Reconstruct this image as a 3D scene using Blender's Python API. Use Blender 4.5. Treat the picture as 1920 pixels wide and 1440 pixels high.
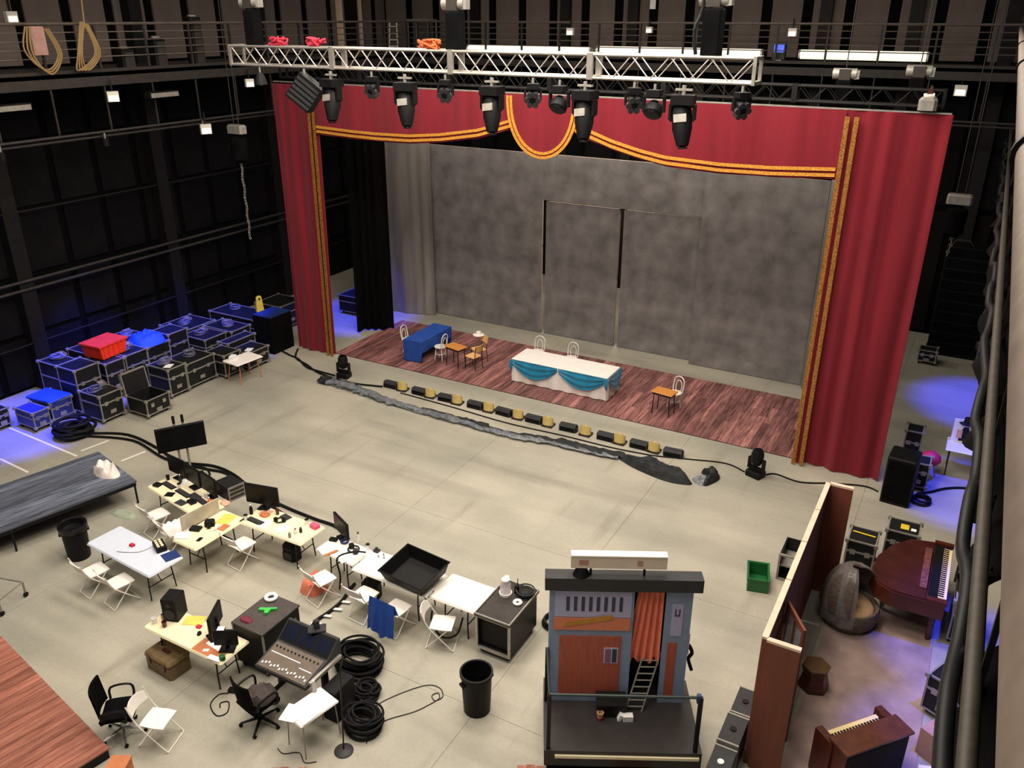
import bpy, math, random
from mathutils import Vector, Matrix
random.seed(7)
D = bpy.data
for o in list(D.objects): D.objects.remove(o, do_unlink=True)
SC = bpy.context.scene
COL = SC.collection
R = math.radians

# ------------------------------------------------------------------ camera
def cam_setup():
    f, pitch, yaw, roll = 1574.1, .41297, -.50486, .00218
    fwd = Vector((math.sin(yaw)*math.cos(pitch), math.cos(yaw)*math.cos(pitch), -math.sin(pitch)))
    right = Vector((math.cos(yaw), -math.sin(yaw), 0)); up = right.cross(fwd)
    r2 = right*math.cos(roll) + up*math.sin(roll); u2 = up*math.cos(roll) - right*math.sin(roll)
    m = Matrix((r2, u2, -fwd)).transposed().to_4x4(); m.translation = (0, 0, 10.5)
    c = D.cameras.new('camera'); c.sensor_fit = 'HORIZONTAL'; c.sensor_width = 36; c.lens = 36*f/1920
    c.clip_start = .03; c.clip_end = 200
    o = D.objects.new('camera', c); o.matrix_world = m; COL.objects.link(o); SC.camera = o
cam_setup()

# ------------------------------------------------------------------ world, lights, exposure
w = D.worlds.new('world'); SC.world = w; w.use_nodes = True
bg = w.node_tree.nodes['Background']; bg.inputs[0].default_value = (1, .93, .86, 1); bg.inputs[1].default_value = .16
SC.view_settings.view_transform = 'Standard'; SC.view_settings.look = 'None'
SC.view_settings.exposure = 0.1; SC.view_settings.gamma = 1.0; SC.view_settings.use_curve_mapping = False
def area(name, loc, size, power, col, rot=(0, 0, 0)):
    l = D.lights.new(name, 'AREA'); l.shape = 'SQUARE'; l.size = size; l.energy = power; l.color = col
    o = D.objects.new(name, l); o.location = loc; o.rotation_euler = rot; COL.objects.link(o); return o
WARM = (1, .90, .77)
for x, y, p in [(-14.5, 7.5, 460), (-9, 7.5, 760), (-4, 8, 640), (-14.5, 13, 520), (-9, 13, 1050), (-4.5, 13, 900),
                (-13.5, 18.2, 420), (-9, 18.2, 560), (-4.5, 18.2, 520), (-14, 22.8, 300), (-8, 22.8, 300), (-11, 2.5, 520), (-5, 2.5, 620), (.3, 9, 300)]:  # the pair on the viewer side is added to brighten front faces
    area('high_bay_light', (x, y, 11.9 if y == 18.2 else 14.0), 3.0, p*(.5 if y == 18.2 else .62), WARM)
area('backstage_fill', (-11, 28.2, 8.6), 1.2, 260, WARM)  # unseen lamp added to brighten the floor seen through the door gaps
def spot(name, loc, target, power, col, ang=70, blend=.6, size=.15):
    l = D.lights.new(name, 'SPOT'); l.energy = power; l.color = col; l.spot_size = R(ang); l.spot_blend = blend; l.shadow_soft_size = size
    o = D.objects.new(name, l); o.location = loc
    o.rotation_euler = (Vector(target)-Vector(loc)).to_track_quat('-Z', 'Y').to_euler(); COL.objects.link(o); return o
BLUE = (.03, .05, 1)

# ------------------------------------------------------------------ materials
def lin(c):
    return tuple(((v/255)/12.92 if v/255 <= .04045 else ((v/255+.055)/1.055)**2.4) for v in c) + (1,)
_M = {}
def mat(name, rgb, rough=.6, metal=0, var=.12, scale=6, bump=0, spec=.5, rand=0, emit=0, alpha=1, trans=0, sheen=0, stretch=None):
    if name in _M: return _M[name]
    m = D.materials.new(name); m.use_nodes = True; nt = m.node_tree; b = nt.nodes['Principled BSDF']
    b.inputs['Roughness'].default_value = rough; b.inputs['Metallic'].default_value = metal
    b.inputs['Specular IOR Level'].default_value = spec
    c = lin(rgb)
    tc = nt.nodes.new('ShaderNodeTexCoord'); n = nt.nodes.new('ShaderNodeTexNoise')
    n.inputs['Scale'].default_value = scale; n.inputs['Detail'].default_value = 5
    if stretch:
        mp = nt.nodes.new('ShaderNodeMapping'); mp.inputs['Scale'].default_value = stretch
        nt.links.new(tc.outputs['Object'], mp.inputs[0]); nt.links.new(mp.outputs[0], n.inputs['Vector'])
    else: nt.links.new(tc.outputs['Object'], n.inputs['Vector'])
    r = nt.nodes.new('ShaderNodeValToRGB')
    r.color_ramp.elements[0].position = .3; r.color_ramp.elements[1].position = .72
    r.color_ramp.elements[0].color = tuple(v*(1-var) for v in c[:3])+(1,)
    r.color_ramp.elements[1].color = tuple(min(1, v*(1+var)) for v in c[:3])+(1,)
    nt.links.new(n.outputs['Fac'], r.inputs[0]); out = r.outputs[0]
    if rand:
        oi = nt.nodes.new('ShaderNodeObjectInfo'); hs = nt.nodes.new('ShaderNodeHueSaturation')
        mr = nt.nodes.new('ShaderNodeMapRange'); mr.inputs['To Min'].default_value = 1-rand; mr.inputs['To Max'].default_value = 1+rand
        nt.links.new(oi.outputs['Random'], mr.inputs['Value']); nt.links.new(mr.outputs[0], hs.inputs['Value'])
        nt.links.new(out, hs.inputs['Color']); out = hs.outputs[0]
    nt.links.new(out, b.inputs['Base Color'])
    if bump:
        bp = nt.nodes.new('ShaderNodeBump'); bp.inputs['Strength'].default_value = bump; bp.inputs['Distance'].default_value = .02
        nt.links.new(n.outputs['Fac'], bp.inputs['Height']); nt.links.new(bp.outputs[0], b.inputs['Normal'])
    if emit:
        b.inputs['Emission Color'].default_value = c; b.inputs['Emission Strength'].default_value = emit
    if alpha < 1: b.inputs['Alpha'].default_value = alpha
    if trans: b.inputs['Transmission Weight'].default_value = trans
    if sheen: b.inputs['Sheen Weight'].default_value = sheen
    _M[name] = m; return m
def floor_mat():
    m = D.materials.new('concrete'); m.use_nodes = True; nt = m.node_tree; N = nt.nodes.new; L = nt.links.new
    b = nt.nodes['Principled BSDF']; b.inputs['Roughness'].default_value = .55; b.inputs['Specular IOR Level'].default_value = .35
    g = N('ShaderNodeNewGeometry')
    def noise(scale, det, stretch=(1, 1, 1), rough=.5):
        mp = N('ShaderNodeMapping'); mp.inputs['Scale'].default_value = stretch; L(g.outputs['Position'], mp.inputs[0])
        n = N('ShaderNodeTexNoise'); n.inputs['Scale'].default_value = scale; n.inputs['Detail'].default_value = det; n.inputs['Roughness'].default_value = rough
        L(mp.outputs[0], n.inputs['Vector']); return n
    n1 = noise(.35, 5); n2 = noise(.8, 6, (.25, 1.6, 1)); n3 = noise(14, 4)
    r1 = N('ShaderNodeValToRGB'); e = r1.color_ramp.elements
    e[0].position = .33; e[0].color = lin((152, 149, 137)); e[1].position = .68; e[1].color = lin((180, 173, 157)); L(n1.outputs['Fac'], r1.inputs[0])
    r2 = N('ShaderNodeValToRGB'); e = r2.color_ramp.elements
    e[0].position = .3; e[0].color = (.80, .80, .79, 1); e[1].position = .6; e[1].color = (1, 1, 1, 1); L(n2.outputs['Fac'], r2.inputs[0])
    mx = N('ShaderNodeMix'); mx.data_type = 'RGBA'; mx.blend_type = 'MULTIPLY'; mx.inputs['Factor'].default_value = .8
    L(r1.outputs[0], mx.inputs['A']); L(r2.outputs[0], mx.inputs['B'])
    r3 = N('ShaderNodeValToRGB'); e = r3.color_ramp.elements
    e[0].position = .3; e[0].color = (.93, .93, .92, 1); e[1].position = .6; e[1].color = (1, 1, 1, 1); L(n3.outputs['Fac'], r3.inputs[0])
    m2 = N('ShaderNodeMix'); m2.data_type = 'RGBA'; m2.blend_type = 'MULTIPLY'; m2.inputs['Factor'].default_value = 1
    L(mx.outputs['Result'], m2.inputs['A']); L(r3.outputs[0], m2.inputs['B']); L(m2.outputs['Result'], b.inputs['Base Color'])
    n4 = noise(.55, 3, (.22, 1.5, 1)); r4 = N('ShaderNodeValToRGB'); e = r4.color_ramp.elements
    e[0].position = .60; e[0].color = (1, 1, 1, 1); e[1].position = .74; e[1].color = (.72, .72, .72, 1); L(n4.outputs['Fac'], r4.inputs[0])
    n5 = noise(1.3, 4, (1.4, .18, 1)); r5 = N('ShaderNodeValToRGB'); e = r5.color_ramp.elements
    e[0].position = .62; e[0].color = (1, 1, 1, 1); e[1].position = .76; e[1].color = (.8, .79, .77, 1); L(n5.outputs['Fac'], r5.inputs[0])
    prev = m2.outputs['Result']
    for q in (r4, r5):
        m3 = N('ShaderNodeMix'); m3.data_type = 'RGBA'; m3.blend_type = 'MULTIPLY'; m3.inputs['Factor'].default_value = 1; L(prev, m3.inputs['A']); L(q.outputs[0], m3.inputs['B']); prev = m3.outputs['Result']
    L(prev, b.inputs['Base Color'])
    rr = N('ShaderNodeMapRange'); rr.inputs['To Min'].default_value = .42; rr.inputs['To Max'].default_value = .7
    L(n2.outputs['Fac'], rr.inputs['Value']); L(rr.outputs[0], b.inputs['Roughness'])
    return m
def wood_mat(name, dark, light, sc=1.0, rand=.25, rough=.55):
    m = D.materials.new(name); m.use_nodes = True; nt = m.node_tree; N = nt.nodes.new; L = nt.links.new
    b = nt.nodes['Principled BSDF']; b.inputs['Roughness'].default_value = rough; b.inputs['Specular IOR Level'].default_value = .3
    tc = N('ShaderNodeTexCoord'); oi = N('ShaderNodeObjectInfo')
    add = N('ShaderNodeVectorMath'); add.operation = 'ADD'; sc3 = N('ShaderNodeVectorMath'); sc3.operation = 'SCALE'; sc3.inputs['Scale'].default_value = 40
    cb = N('ShaderNodeCombineXYZ'); L(oi.outputs['Random'], cb.inputs[0]); L(oi.outputs['Random'], cb.inputs[2]); L(cb.outputs[0], sc3.inputs[0])
    L(tc.outputs['Object'], add.inputs[0]); L(sc3.outputs[0], add.inputs[1])
    mp = N('ShaderNodeMapping'); mp.inputs['Scale'].default_value = (9*sc, .9*sc, 9*sc); L(add.outputs[0], mp.inputs[0])
    n = N('ShaderNodeTexNoise'); n.inputs['Scale'].default_value = 1.5; n.inputs['Detail'].default_value = 7; n.inputs['Roughness'].default_value = .65; L(mp.outputs[0], n.inputs['Vector'])
    r = N('ShaderNodeValToRGB'); e = r.color_ramp.elements; e[0].position = .32; e[0].color = lin(dark); e[1].position = .7; e[1].color = lin(light); L(n.outputs['Fac'], r.inputs[0])
    hs = N('ShaderNodeHueSaturation'); mr = N('ShaderNodeMapRange'); mr.inputs['To Min'].default_value = 1-rand; mr.inputs['To Max'].default_value = 1+rand
    L(oi.outputs['Random'], mr.inputs['Value']); L(mr.outputs[0], hs.inputs['Value']); L(r.outputs[0], hs.inputs['Color']); L(hs.outputs[0], b.inputs['Base Color'])
    _M[name] = m; return m
FLOOR = floor_mat()
BLACK = mat('black_paint', (22, 22, 23), .55, spec=0.2)
BLACKM = mat('black_metal', (18, 18, 20), .4, .2, spec=0.25)
BLACKP = mat('black_plastic', (19, 19, 20), .5, spec=0.18)
RUBBER = mat('rubber', (17, 17, 17), .7, spec=0.2)
CLOTHB = mat('black_cloth', (12, 12, 13), .9, var=.3, scale=3, spec=0.05)
CASEB = mat('case_laminate', (26, 26, 27), .5, var=.2, spec=0.25)
CASELIT = mat('case_laminate_blue_lit', (40, 52, 120), .5, var=.2)  # case laminate with the blue lamplight put into its colour
ALU = mat('aluminium', (178, 172, 164), .38, .7, var=.15)
ALUD = mat('aluminium_dull', (150, 146, 138), .5, .35, var=.2)
CHROME = mat('chrome', (205, 205, 205), .2, .9)
WHITE = mat('white_plastic', (236, 230, 222), .5, var=.03)
WHITEM = mat('white_metal', (228, 222, 212), .4, var=.03)
CREAM = mat('cream_laminate', (233, 222, 186), .5, var=.05)
PAPER = mat('paper', (244, 242, 240), .7, var=.02)
CLOTHW = mat('white_cloth', (240, 232, 226), .85, var=.04)
TEAL = mat('teal_satin', (8, 120, 158), .35, var=.25, scale=4, sheen=.3)
BLUECL = mat('blue_cloth', (26, 72, 158), .7, var=.15)
RED = mat('red_velvet', (122, 32, 43), .85, var=.14, scale=1.2, sheen=.15, stretch=(3, 3, .25), spec=0.1)
GOLD = mat('gold_braid', (226, 152, 58), .5, .2, var=.45, scale=26)
GOLDG = mat('gold_glitter', (164, 110, 48), .4, .3, var=.75, scale=34)
GREYF = mat('painted_canvas', (122, 117, 116), .85, var=.32, scale=1.7, bump=.1, spec=0.15)
GREYF2 = mat('painted_drape', (126, 120, 114), .9, var=.25, scale=.8, stretch=(3, 3, .5), spec=0.1)
STEELD = mat('dark_steel', (58, 53, 50), .55, .3, var=.2, spec=0.3)
STEELB = mat('black_steel', (30, 28, 27), .55, .3, var=.2, spec=0.2)
RAILM = mat('rail_steel', (104, 94, 86), .45, .4, var=.2)
PANEL = mat('wall_panel_grey', (108, 96, 90), .8, var=.14, scale=1.0, rand=.10, spec=0.2)
PANELB = mat('wall_panel_black', (17, 16, 17), .8, var=.35, scale=1.2, rand=.25, spec=0.08)
WALLB = mat('wall_black', (9, 9, 10), .9, spec=0.05)
ORANGE = mat('orange_cloth', (238, 134, 106), .8, var=.12)
BOOTHB = mat('booth_blue', (130, 148, 176), .5, var=.08)
BOOTHL = mat('booth_lilac', (176, 174, 208), .5, var=.05)
BOOTHR = mat('booth_red', (170, 86, 66), .55, var=.14, stretch=(6, 6, .6))
BOOTHO = mat('booth_orange', (214, 124, 92), .5, var=.06)
MUSTARD = mat('mustard', (190, 132, 44), .5)
DKGREY = mat('dark_grey', (52, 52, 54), .5, spec=0.25)
BROWN = mat('brown_flat', (112, 58, 40), .6, var=.15, scale=2, stretch=(4, 4, .5))
MAHOG = mat('mahogany', (78, 34, 22), .35, var=.3, scale=3, stretch=(1, 6, 1))
PINE = mat('raw_pine', (226, 196, 172), .7, var=.08)
IVORY = mat('ivory', (236, 212, 160), .4, var=.03)
GREENP = mat('green_plastic', (20, 92, 44), .45)
REDP = mat('red_plastic', (240, 62, 34), .5, spec=.2)
YELLOW = mat('yellow_plastic', (226, 196, 50), .5)
OAK = mat('desk_oak', (206, 136, 66), .45, var=.12, stretch=(2, 9, 2))
OAKL = mat('seat_maple', (234, 186, 120), .45, var=.1, stretch=(2, 9, 2))
OLIVE = mat('olive_canvas', (112, 92, 62), .8, var=.25)
SCREEN = mat('screen_glass', (10, 11, 15), .3, var=.1, spec=0.15)
SCRBLUE = mat('console_screen', (16, 22, 42), .2)
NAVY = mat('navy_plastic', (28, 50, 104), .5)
SKYT = mat('pale_blue_laminate', (206, 212, 226), .5, var=.03)
PINK = mat('pink_plastic', (226, 84, 122), .5)
CRIMSON = mat('crimson', (190, 38, 66), .6)
KRAFT = mat('kraft', (186, 112, 70), .7)
YELP = mat('yellow_paper', (236, 196, 92), .7)
LIME = mat('lime', (66, 184, 78), .5)
GREYPL = mat('clear_poly_sheet', (120, 124, 130), .3, var=.5, scale=9, alpha=.75)
WRAP = mat('clear_wrap', (190, 186, 190), .15, var=.2, scale=10, alpha=.12)
WICKER = mat('wicker', (98, 84, 74), .8, var=.35, scale=22, bump=.4)
TAN = mat('tan_cushion', (196, 158, 116), .8)
MATF = mat('painted_vinyl', (158, 134, 126), .6, var=.28, scale=2.2)
PLANKR = wood_mat('stage_plank', (72, 40, 42), (176, 122, 116), 1, .42)
PLANKB = wood_mat('deck_plank', (116, 66, 54), (178, 118, 98), 1, .25)
PLANKG = wood_mat('grey_plank', (58, 64, 78), (116, 120, 134), 1, .4)
TAPE = mat('white_tape', (238, 228, 222), .6, var=.03)
GLOWW = mat('lamp_diffuser', (255, 240, 214), .5, var=.01, emit=1.2)
WHITER = mat('white_enamel', (250, 242, 226), .6, var=.02)
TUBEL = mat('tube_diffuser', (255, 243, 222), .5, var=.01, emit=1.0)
BRASS = mat('brass', (198, 158, 72), .35, .5, var=.2)
BRASSL = mat('brass_light', (216, 190, 116), .4, .2, var=.1)
SKINTONE = mat('peach_board', (214, 170, 150), .7)
ROPE = mat('rope', (150, 122, 80), .8)
CARD = mat('cardboard', (170, 130, 120), .8)
SLOT = mat('slot_dark', (52, 54, 74), .5)
BLACKF = mat('black_duvetyne', (36, 38, 39), .7, var=.35, scale=5, spec=.3, bump=.3)
BEIGE = mat('beige_board', (190, 180, 160), .7)

# ------------------------------------------------------------------ mesh builder
class MB:
    def __init__(s): s.v = []; s.f = []
    def add(s, vs, fs):
        k = len(s.v); s.v += [tuple(v) for v in vs]; s.f += [tuple(i+k for i in f) for f in fs]; return s
    def b(s, x0, x1, y0, y1, z0, z1):
        return s.add([(x0,y0,z0),(x1,y0,z0),(x1,y1,z0),(x0,y1,z0),(x0,y0,z1),(x1,y0,z1),(x1,y1,z1),(x0,y1,z1)],
                     [(3,2,1,0),(4,5,6,7),(0,1,5,4),(1,2,6,5),(2,3,7,6),(3,0,4,7)])
    def box(s, c, d, m=None):
        x, y, z = d[0]/2, d[1]/2, d[2]/2
        vs = [Vector(q) for q in [(-x,-y,-z),(x,-y,-z),(x,y,-z),(-x,y,-z),(-x,-y,z),(x,-y,z),(x,y,z),(-x,y,z)]]
        if m is not None: vs = [m @ q for q in vs]
        return s.add([q+Vector(c) for q in vs], [(3,2,1,0),(4,5,6,7),(0,1,5,4),(1,2,6,5),(2,3,7,6),(3,0,4,7)])
    def rbox(s, x0, x1, y0, y1, z0, z1, r=.02):
        # box with chamfered vertical and top edges
        def ring(i, z): 
            a, b_, c, d = x0+i, x1-i, y0+i, y1-i; q = r
            return [(a+q,c,z),(b_-q,c,z),(b_,c+q,z),(b_,d-q,z),(b_-q,d,z),(a+q,d,z),(a,d-q,z),(a,c+q,z)]
        vs = ring(0, z0)+ring(0, z1-r)+ring(r*.7, z1); fs = [tuple(range(7,-1,-1)), tuple(range(16,24))]
        for k in (0, 8):
            for i in range(8): j = (i+1) % 8; fs.append((k+i, k+j, k+8+j, k+8+i))
        return s.add(vs, fs)
    def cyl(s, p0, p1, r0, r1=None, n=10, cap=True):
        r1 = r0 if r1 is None else r1
        p0, p1 = Vector(p0), Vector(p1); d = (p1-p0).normalized()
        a = d.orthogonal().normalized(); b_ = d.cross(a); vs = []
        for p, r in ((p0, r0), (p1, r1)):
            for i in range(n):
                t = 2*math.pi*i/n; vs.append(p+a*math.cos(t)*r+b_*math.sin(t)*r)
        fs = [(i, (i+1) % n, n+(i+1) % n, n+i) for i in range(n)]
        if cap: fs += [tuple(range(n-1,-1,-1)), tuple(range(n, 2*n))]
        return s.add(vs, fs)
    def tube(s, pts, r, n=6, closed=False, smooth=0):
        P = [Vector(p) for p in pts]
        if smooth: P = spline(P, smooth, closed)
        m = len(P); vs = []; up = None
        for i, p in enumerate(P):
            if closed: d = P[(i+1) % m]-P[i-1]
            else: d = P[min(i+1, m-1)]-P[max(i-1, 0)]
            if d.length < 1e-9: d = Vector((0, 0, 1))
            d.normalize()
            if up is None: up = d.orthogonal()
            a = (up-d*up.dot(d)); a = a.normalized() if a.length > 1e-6 else d.orthogonal().normalized(); up = a
            b_ = d.cross(a); rr = r if not isinstance(r, (list, tuple)) else (lambda q: r[int(q)]+(r[min(int(q)+1, len(r)-1)]-r[int(q)])*(q-int(q)))(i*(len(r)-1)/max(1, m-1))
            for k in range(n):
                t = 2*math.pi*k/n; vs.append(p+a*math.cos(t)*rr+b_*math.sin(t)*rr)
        fs = []
        for i in range(m if closed else m-1):
            j = (i+1) % m
            for k in range(n): fs.append((i*n+k, i*n+(k+1) % n, j*n+(k+1) % n, j*n+k))
        if not closed: fs += [tuple(range(n-1,-1,-1)), tuple(range((m-1)*n, m*n))]
        return s.add(vs, fs)
    def lathe(s, prof, n=20, c=(0, 0, 0), sx=1, sy=1):
        vs = []; m = len(prof)
        for r, z in prof:
            for i in range(n):
                t = 2*math.pi*i/n; vs.append((c[0]+r*math.cos(t)*sx, c[1]+r*math.sin(t)*sy, c[2]+z))
        fs = []
        for j in range(m-1):
            for i in range(n): fs.append((j*n+i, j*n+(i+1) % n, (j+1)*n+(i+1) % n, (j+1)*n+i))
        if prof[0][0] > 1e-4: fs.append(tuple(range(n-1,-1,-1)))
        if prof[-1][0] > 1e-4: fs.append(tuple(range((m-1)*n, m*n)))
        return s.add(vs, fs)
    def prism(s, poly, z0, z1):
        n = len(poly); vs = [(x, y, z0) for x, y in poly]+[(x, y, z1) for x, y in poly]
        return s.add(vs, [tuple(range(n-1,-1,-1)), tuple(range(n, 2*n))]+[(i, (i+1) % n, n+(i+1) % n, n+i) for i in range(n)])
    def prismY(s, poly, y0, y1):   # polygon in xz
        n = len(poly); vs = [(x, y0, z) for x, z in poly]+[(x, y1, z) for x, z in poly]
        return s.add(vs, [tuple(range(n)), tuple(range(2*n-1, n-1, -1))]+[(i, n+i, n+(i+1) % n, (i+1) % n) for i in range(n)])
    def prismX(s, poly, x0, x1):   # polygon in yz
        n = len(poly); vs = [(x0, y, z) for y, z in poly]+[(x1, y, z) for y, z in poly]
        return s.add(vs, [tuple(range(n-1,-1,-1)), tuple(range(n, 2*n))]+[(i, (i+1) % n, n+(i+1) % n, n+i) for i in range(n)])
    def torus(s, c, R_, r, n=24, k=8, ax='z', sq=1):
        pts = []
        for i in range(n):
            t = 2*math.pi*i/n; a, b_ = R_*math.cos(t), R_*math.sin(t)*sq
            pts.append({'z': (c[0]+a, c[1]+b_, c[2]), 'y': (c[0]+a, c[1], c[2]+b_), 'x': (c[0], c[1]+a, c[2]+b_)}[ax])
        return s.tube(pts, r, k, True)
    def sheet(s, fn, nu, nv, th=.02):
        # fn(u,v)->point; double sided with thickness along local normal
        P = [[Vector(fn(i/nu, j/nv)) for j in range(nv+1)] for i in range(nu+1)]; A = []; B = []
        for i in range(nu+1):
            for j in range(nv+1):
                du = P[min(i+1, nu)][j]-P[max(i-1, 0)][j]; dv = P[i][min(j+1, nv)]-P[i][max(j-1, 0)]
                nn = du.cross(dv); nn = nn.normalized() if nn.length > 1e-9 else Vector((0, 0, 1))
                A.append(P[i][j]+nn*th/2); B.append(P[i][j]-nn*th/2)
        w_ = nv+1; k = len(A); fs = []
        for i in range(nu):
            for j in range(nv):
                q = (i*w_+j, (i+1)*w_+j, (i+1)*w_+j+1, i*w_+j+1); fs.append(q); fs.append(tuple(k+x for x in q[::-1]))
        for i in range(nu):
            a, b_ = i*w_, (i+1)*w_; fs.append((a, k+a, k+b_, b_)); a, b_ = i*w_+nv, (i+1)*w_+nv; fs.append((b_, k+b_, k+a, a))
        for j in range(nv):
            a, b_ = j, j+1; fs.append((b_, k+b_, k+a, a)); a, b_ = nu*w_+j, nu*w_+j+1; fs.append((a, k+a, k+b_, b_))
        return s.add(A+B, fs)
    def mesh(s, name, smooth=None):
        me = D.meshes.new(name); me.from_pydata(s.v, [], s.f); me.update()
        if smooth is not None:
            me.shade_smooth(); me.set_sharp_from_angle(angle=R(smooth))
        return me
    def build(s, name, m, parent=None, smooth=None, loc=None, label=None, kind=None, rot=None):
        me = s.mesh(name, smooth); me.materials.append(m)
        o = D.objects.new(name, me); COL.objects.link(o)
        if parent: o.parent = parent
        if loc: o.location = loc
        if rot: o.rotation_euler = rot
        if label: o['label'] = label
        if kind: o['kind'] = kind
        return o
def spline(P, k, closed=False):
    out = []; n = len(P)
    for i in range(n if closed else n-1):
        p0, p1, p2, p3 = (P[i-1] if (i > 0 or closed) else P[0]), P[i], P[(i+1) % n], (P[(i+2) % n] if (closed or i+2 < n) else P[n-1])
        for j in range(k):
            t = j/k; t2 = t*t; t3 = t2*t
            out.append(.5*((2*p1)+(p2-p0)*t+(2*p0-5*p1+4*p2-p3)*t2+(3*p1-p0-3*p2+p3)*t3))
    if not closed: out.append(P[-1])
    return out
def tag(o, label, cat=None, group=None, kind=None):
    o['label'] = label
    if cat: o['category'] = cat
    if group: o['group'] = group
    if kind: o['kind'] = kind
    return o
def T(name, label, cat, loc=(0, 0, 0), rz=0, group=None, kind=None):
    o = D.objects.new(name, None); o.empty_display_size = .1; COL.objects.link(o)
    o.location = loc; o.rotation_euler = (0, 0, R(rz)); return tag(o, label, cat, group, kind)
def S(name, mb, m, label, cat, loc=(0, 0, 0), rz=0, group=None, smooth=None, kind=None):
    o = mb.build(name, m, None, smooth); o.location = loc; o.rotation_euler = (0, 0, R(rz)); return tag(o, label, cat, group, kind)
def copy_tree(o, parent=None):
    c = o.copy(); COL.objects.link(c)
    if parent: c.parent = parent
    for ch in list(o.children): copy_tree(ch, c)
    return c
def inst(proto, first, label, loc, rz=0, group=None, scale=None):
    o = proto if first else copy_tree(proto)
    o.location = loc; o.rotation_euler = (0, 0, R(rz)); o['label'] = label
    if group: o['group'] = group
    if scale: o.scale = scale
    return o
# ================================================================== SETTING
fl = S('floor', MB().b(-24.5, 4, -2, 33, -.12, -.02), mat('joint_dark', (138, 131, 117), .8), 'pale grey concrete studio floor of large slabs', 'floor', kind='structure')
gx = [-24.5]+[-5.6+4.57*k for k in range(-4, 3)]; gx = [x for x in gx if x < 4]+[4]
gy = [-2]+[8.98+4.57*k for k in range(-2, 6)]+[33]; gy = [y for y in gy if y <= 33]
for i in range(len(gx)-1):
    for j in range(len(gy)-1):
        g = .003
        MB().b(gx[i]+g, gx[i+1]-g, gy[j]+g, gy[j+1]-g, -.06, 0).build('slab', FLOOR, fl)
wl = S('wall_left', MB().b(-24.6, -24.3, -2, 33, 0, 13.5), WALLB, 'black panelled side wall behind the road cases', 'wall', kind='structure')
wb = S('wall_back', MB().b(-24.3, 4, 32.3, 32.6, 0, 13.5), WALLB, 'far wall of grey upper panels and black masking below', 'wall', kind='structure')
wr = S('wall_right', MB().b(4, 4.3, -2, 33, 0, 13.5), WALLB, 'black side wall beyond the near walkway', 'wall', kind='structure')
pm = {}
def panel(w_, h_, m, parent, loc, ax):
    k = (w_, h_, m.name, ax)
    if k not in pm:
        q = MB(); q.b(0, .07, 0, w_, 0, h_) if ax == 'x' else q.b(0, w_, 0, .07, 0, h_)
        me = q.mesh('wall_panel'); me.materials.append(m); pm[k] = me
    o = D.objects.new('wall_panel', pm[k]); COL.objects.link(o); o.parent = parent; o.location = loc
y = 7.0
while y < 32:
    for z0, h_ in ((.1, 1.5), (1.75, 1.5), (3.5, 1.75), (5.4, 1.75), (7.3, 1.7)): panel(1.22, h_, PANELB, wl, (-24.3, y, z0), 'x')
    panel(1.1, 3.2, PANEL, wl, (-24.3, y+.06, 9.2), 'x')
    y += 1.45
x = -24.1
while x < 3.6:
    panel(1.02, 3.2, PANEL, wb, (x, 32.23, 9.2), 'y'); panel(1.2, 4.3, PANELB, wb, (x, 32.23, .1), 'y'); panel(1.2, 4.3, PANELB, wb, (x, 32.23, 4.6), 'y')
    x += 1.38
for yy in (8.2, 13.6, 18.9, 24.2, 29.5): MB().b(-24.25, -23.85, yy, yy+.45, 0, 13.4).build('column', STEELB, wl)
for k, xx in enumerate((-19.5, -15.4, -12.6, -9.85, -5.7, -2.9, -.15)): MB().b(xx-.2, xx+.2, 32.0, 32.25, 0, 13.4).build('column', STEELB, wb)
for z in (3.15, 3.4): MB().cyl((-23.8, 4, z), (-23.8, 32, z), .045, n=8).build('conduit', STEELD, wl, 40)
for z in (1.5, 5.35): MB().cyl((-23.9, 4, z), (-23.9, 32, z), .03, n=8).build('conduit', STEELB, wl, 40)
# --- galleries
def gallery(label, ax, edge, wall, a0, a1, side, low=True, post=1.55, phase=0):
    g = T('gallery_walkway', label, 'walkway', (0, 0, 0), kind='structure')
    def P(e, a, z): return (e, a, z) if ax == 'y' else (a, e, z)
    def bx(e0, e1, b0, b1, z0, z1):
        e0, e1 = min(e0, e1), max(e0, e1)
        return MB().b(e0, e1, b0, b1, z0, z1) if ax == 'y' else MB().b(b0, b1, e0, e1, z0, z1)
    bx(edge, wall, a0, a1, 9.02, 9.12).build('deck', STEELD, g)
    bx(edge, edge+side*.12, a0, a1, 8.78, 9.2).build('edge_beam', STEELD, g)
    MB().cyl(P(edge+side*.05, a0, 10.3), P(edge+side*.05, a1, 10.3), .038, n=8).build('handrail', RAILM, g, 40)
    for z in (10.1, 9.9, 9.7, 9.5): MB().cyl(P(edge+side*.05, a0, z), P(edge+side*.05, a1, z), .016, n=6).build('rail', RAILM, g, 40)
    a = a0+phase
    while a < a1:
        e = edge+side*.05
        bx(e-.03, e+.03, a-.03, a+.03, 9.12, 10.3).build('post', STEELD, g)
        if low: bx(e-.02, e+.02, a-.02, a+.02, 7.62, 8.8).build('hanger', STEELD, g)
        a += post
    if low:
        for z, d in ((7.62, 0), (7.5, side*.1)): MB().cyl(P(edge+d, a0, z), P(edge+d, a1, z), .035, n=8).build('lighting_bar', STEELD, g, 40)
    return g
gallery('high steel walkway with railings along the black side wall', 'y', -21.0, -24.3, 0, 32.2, -1)
gallery('high steel walkway with railings across the far wall', 'x', 29.5, 32.2, -21, 3, 1, phase=.4)

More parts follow.
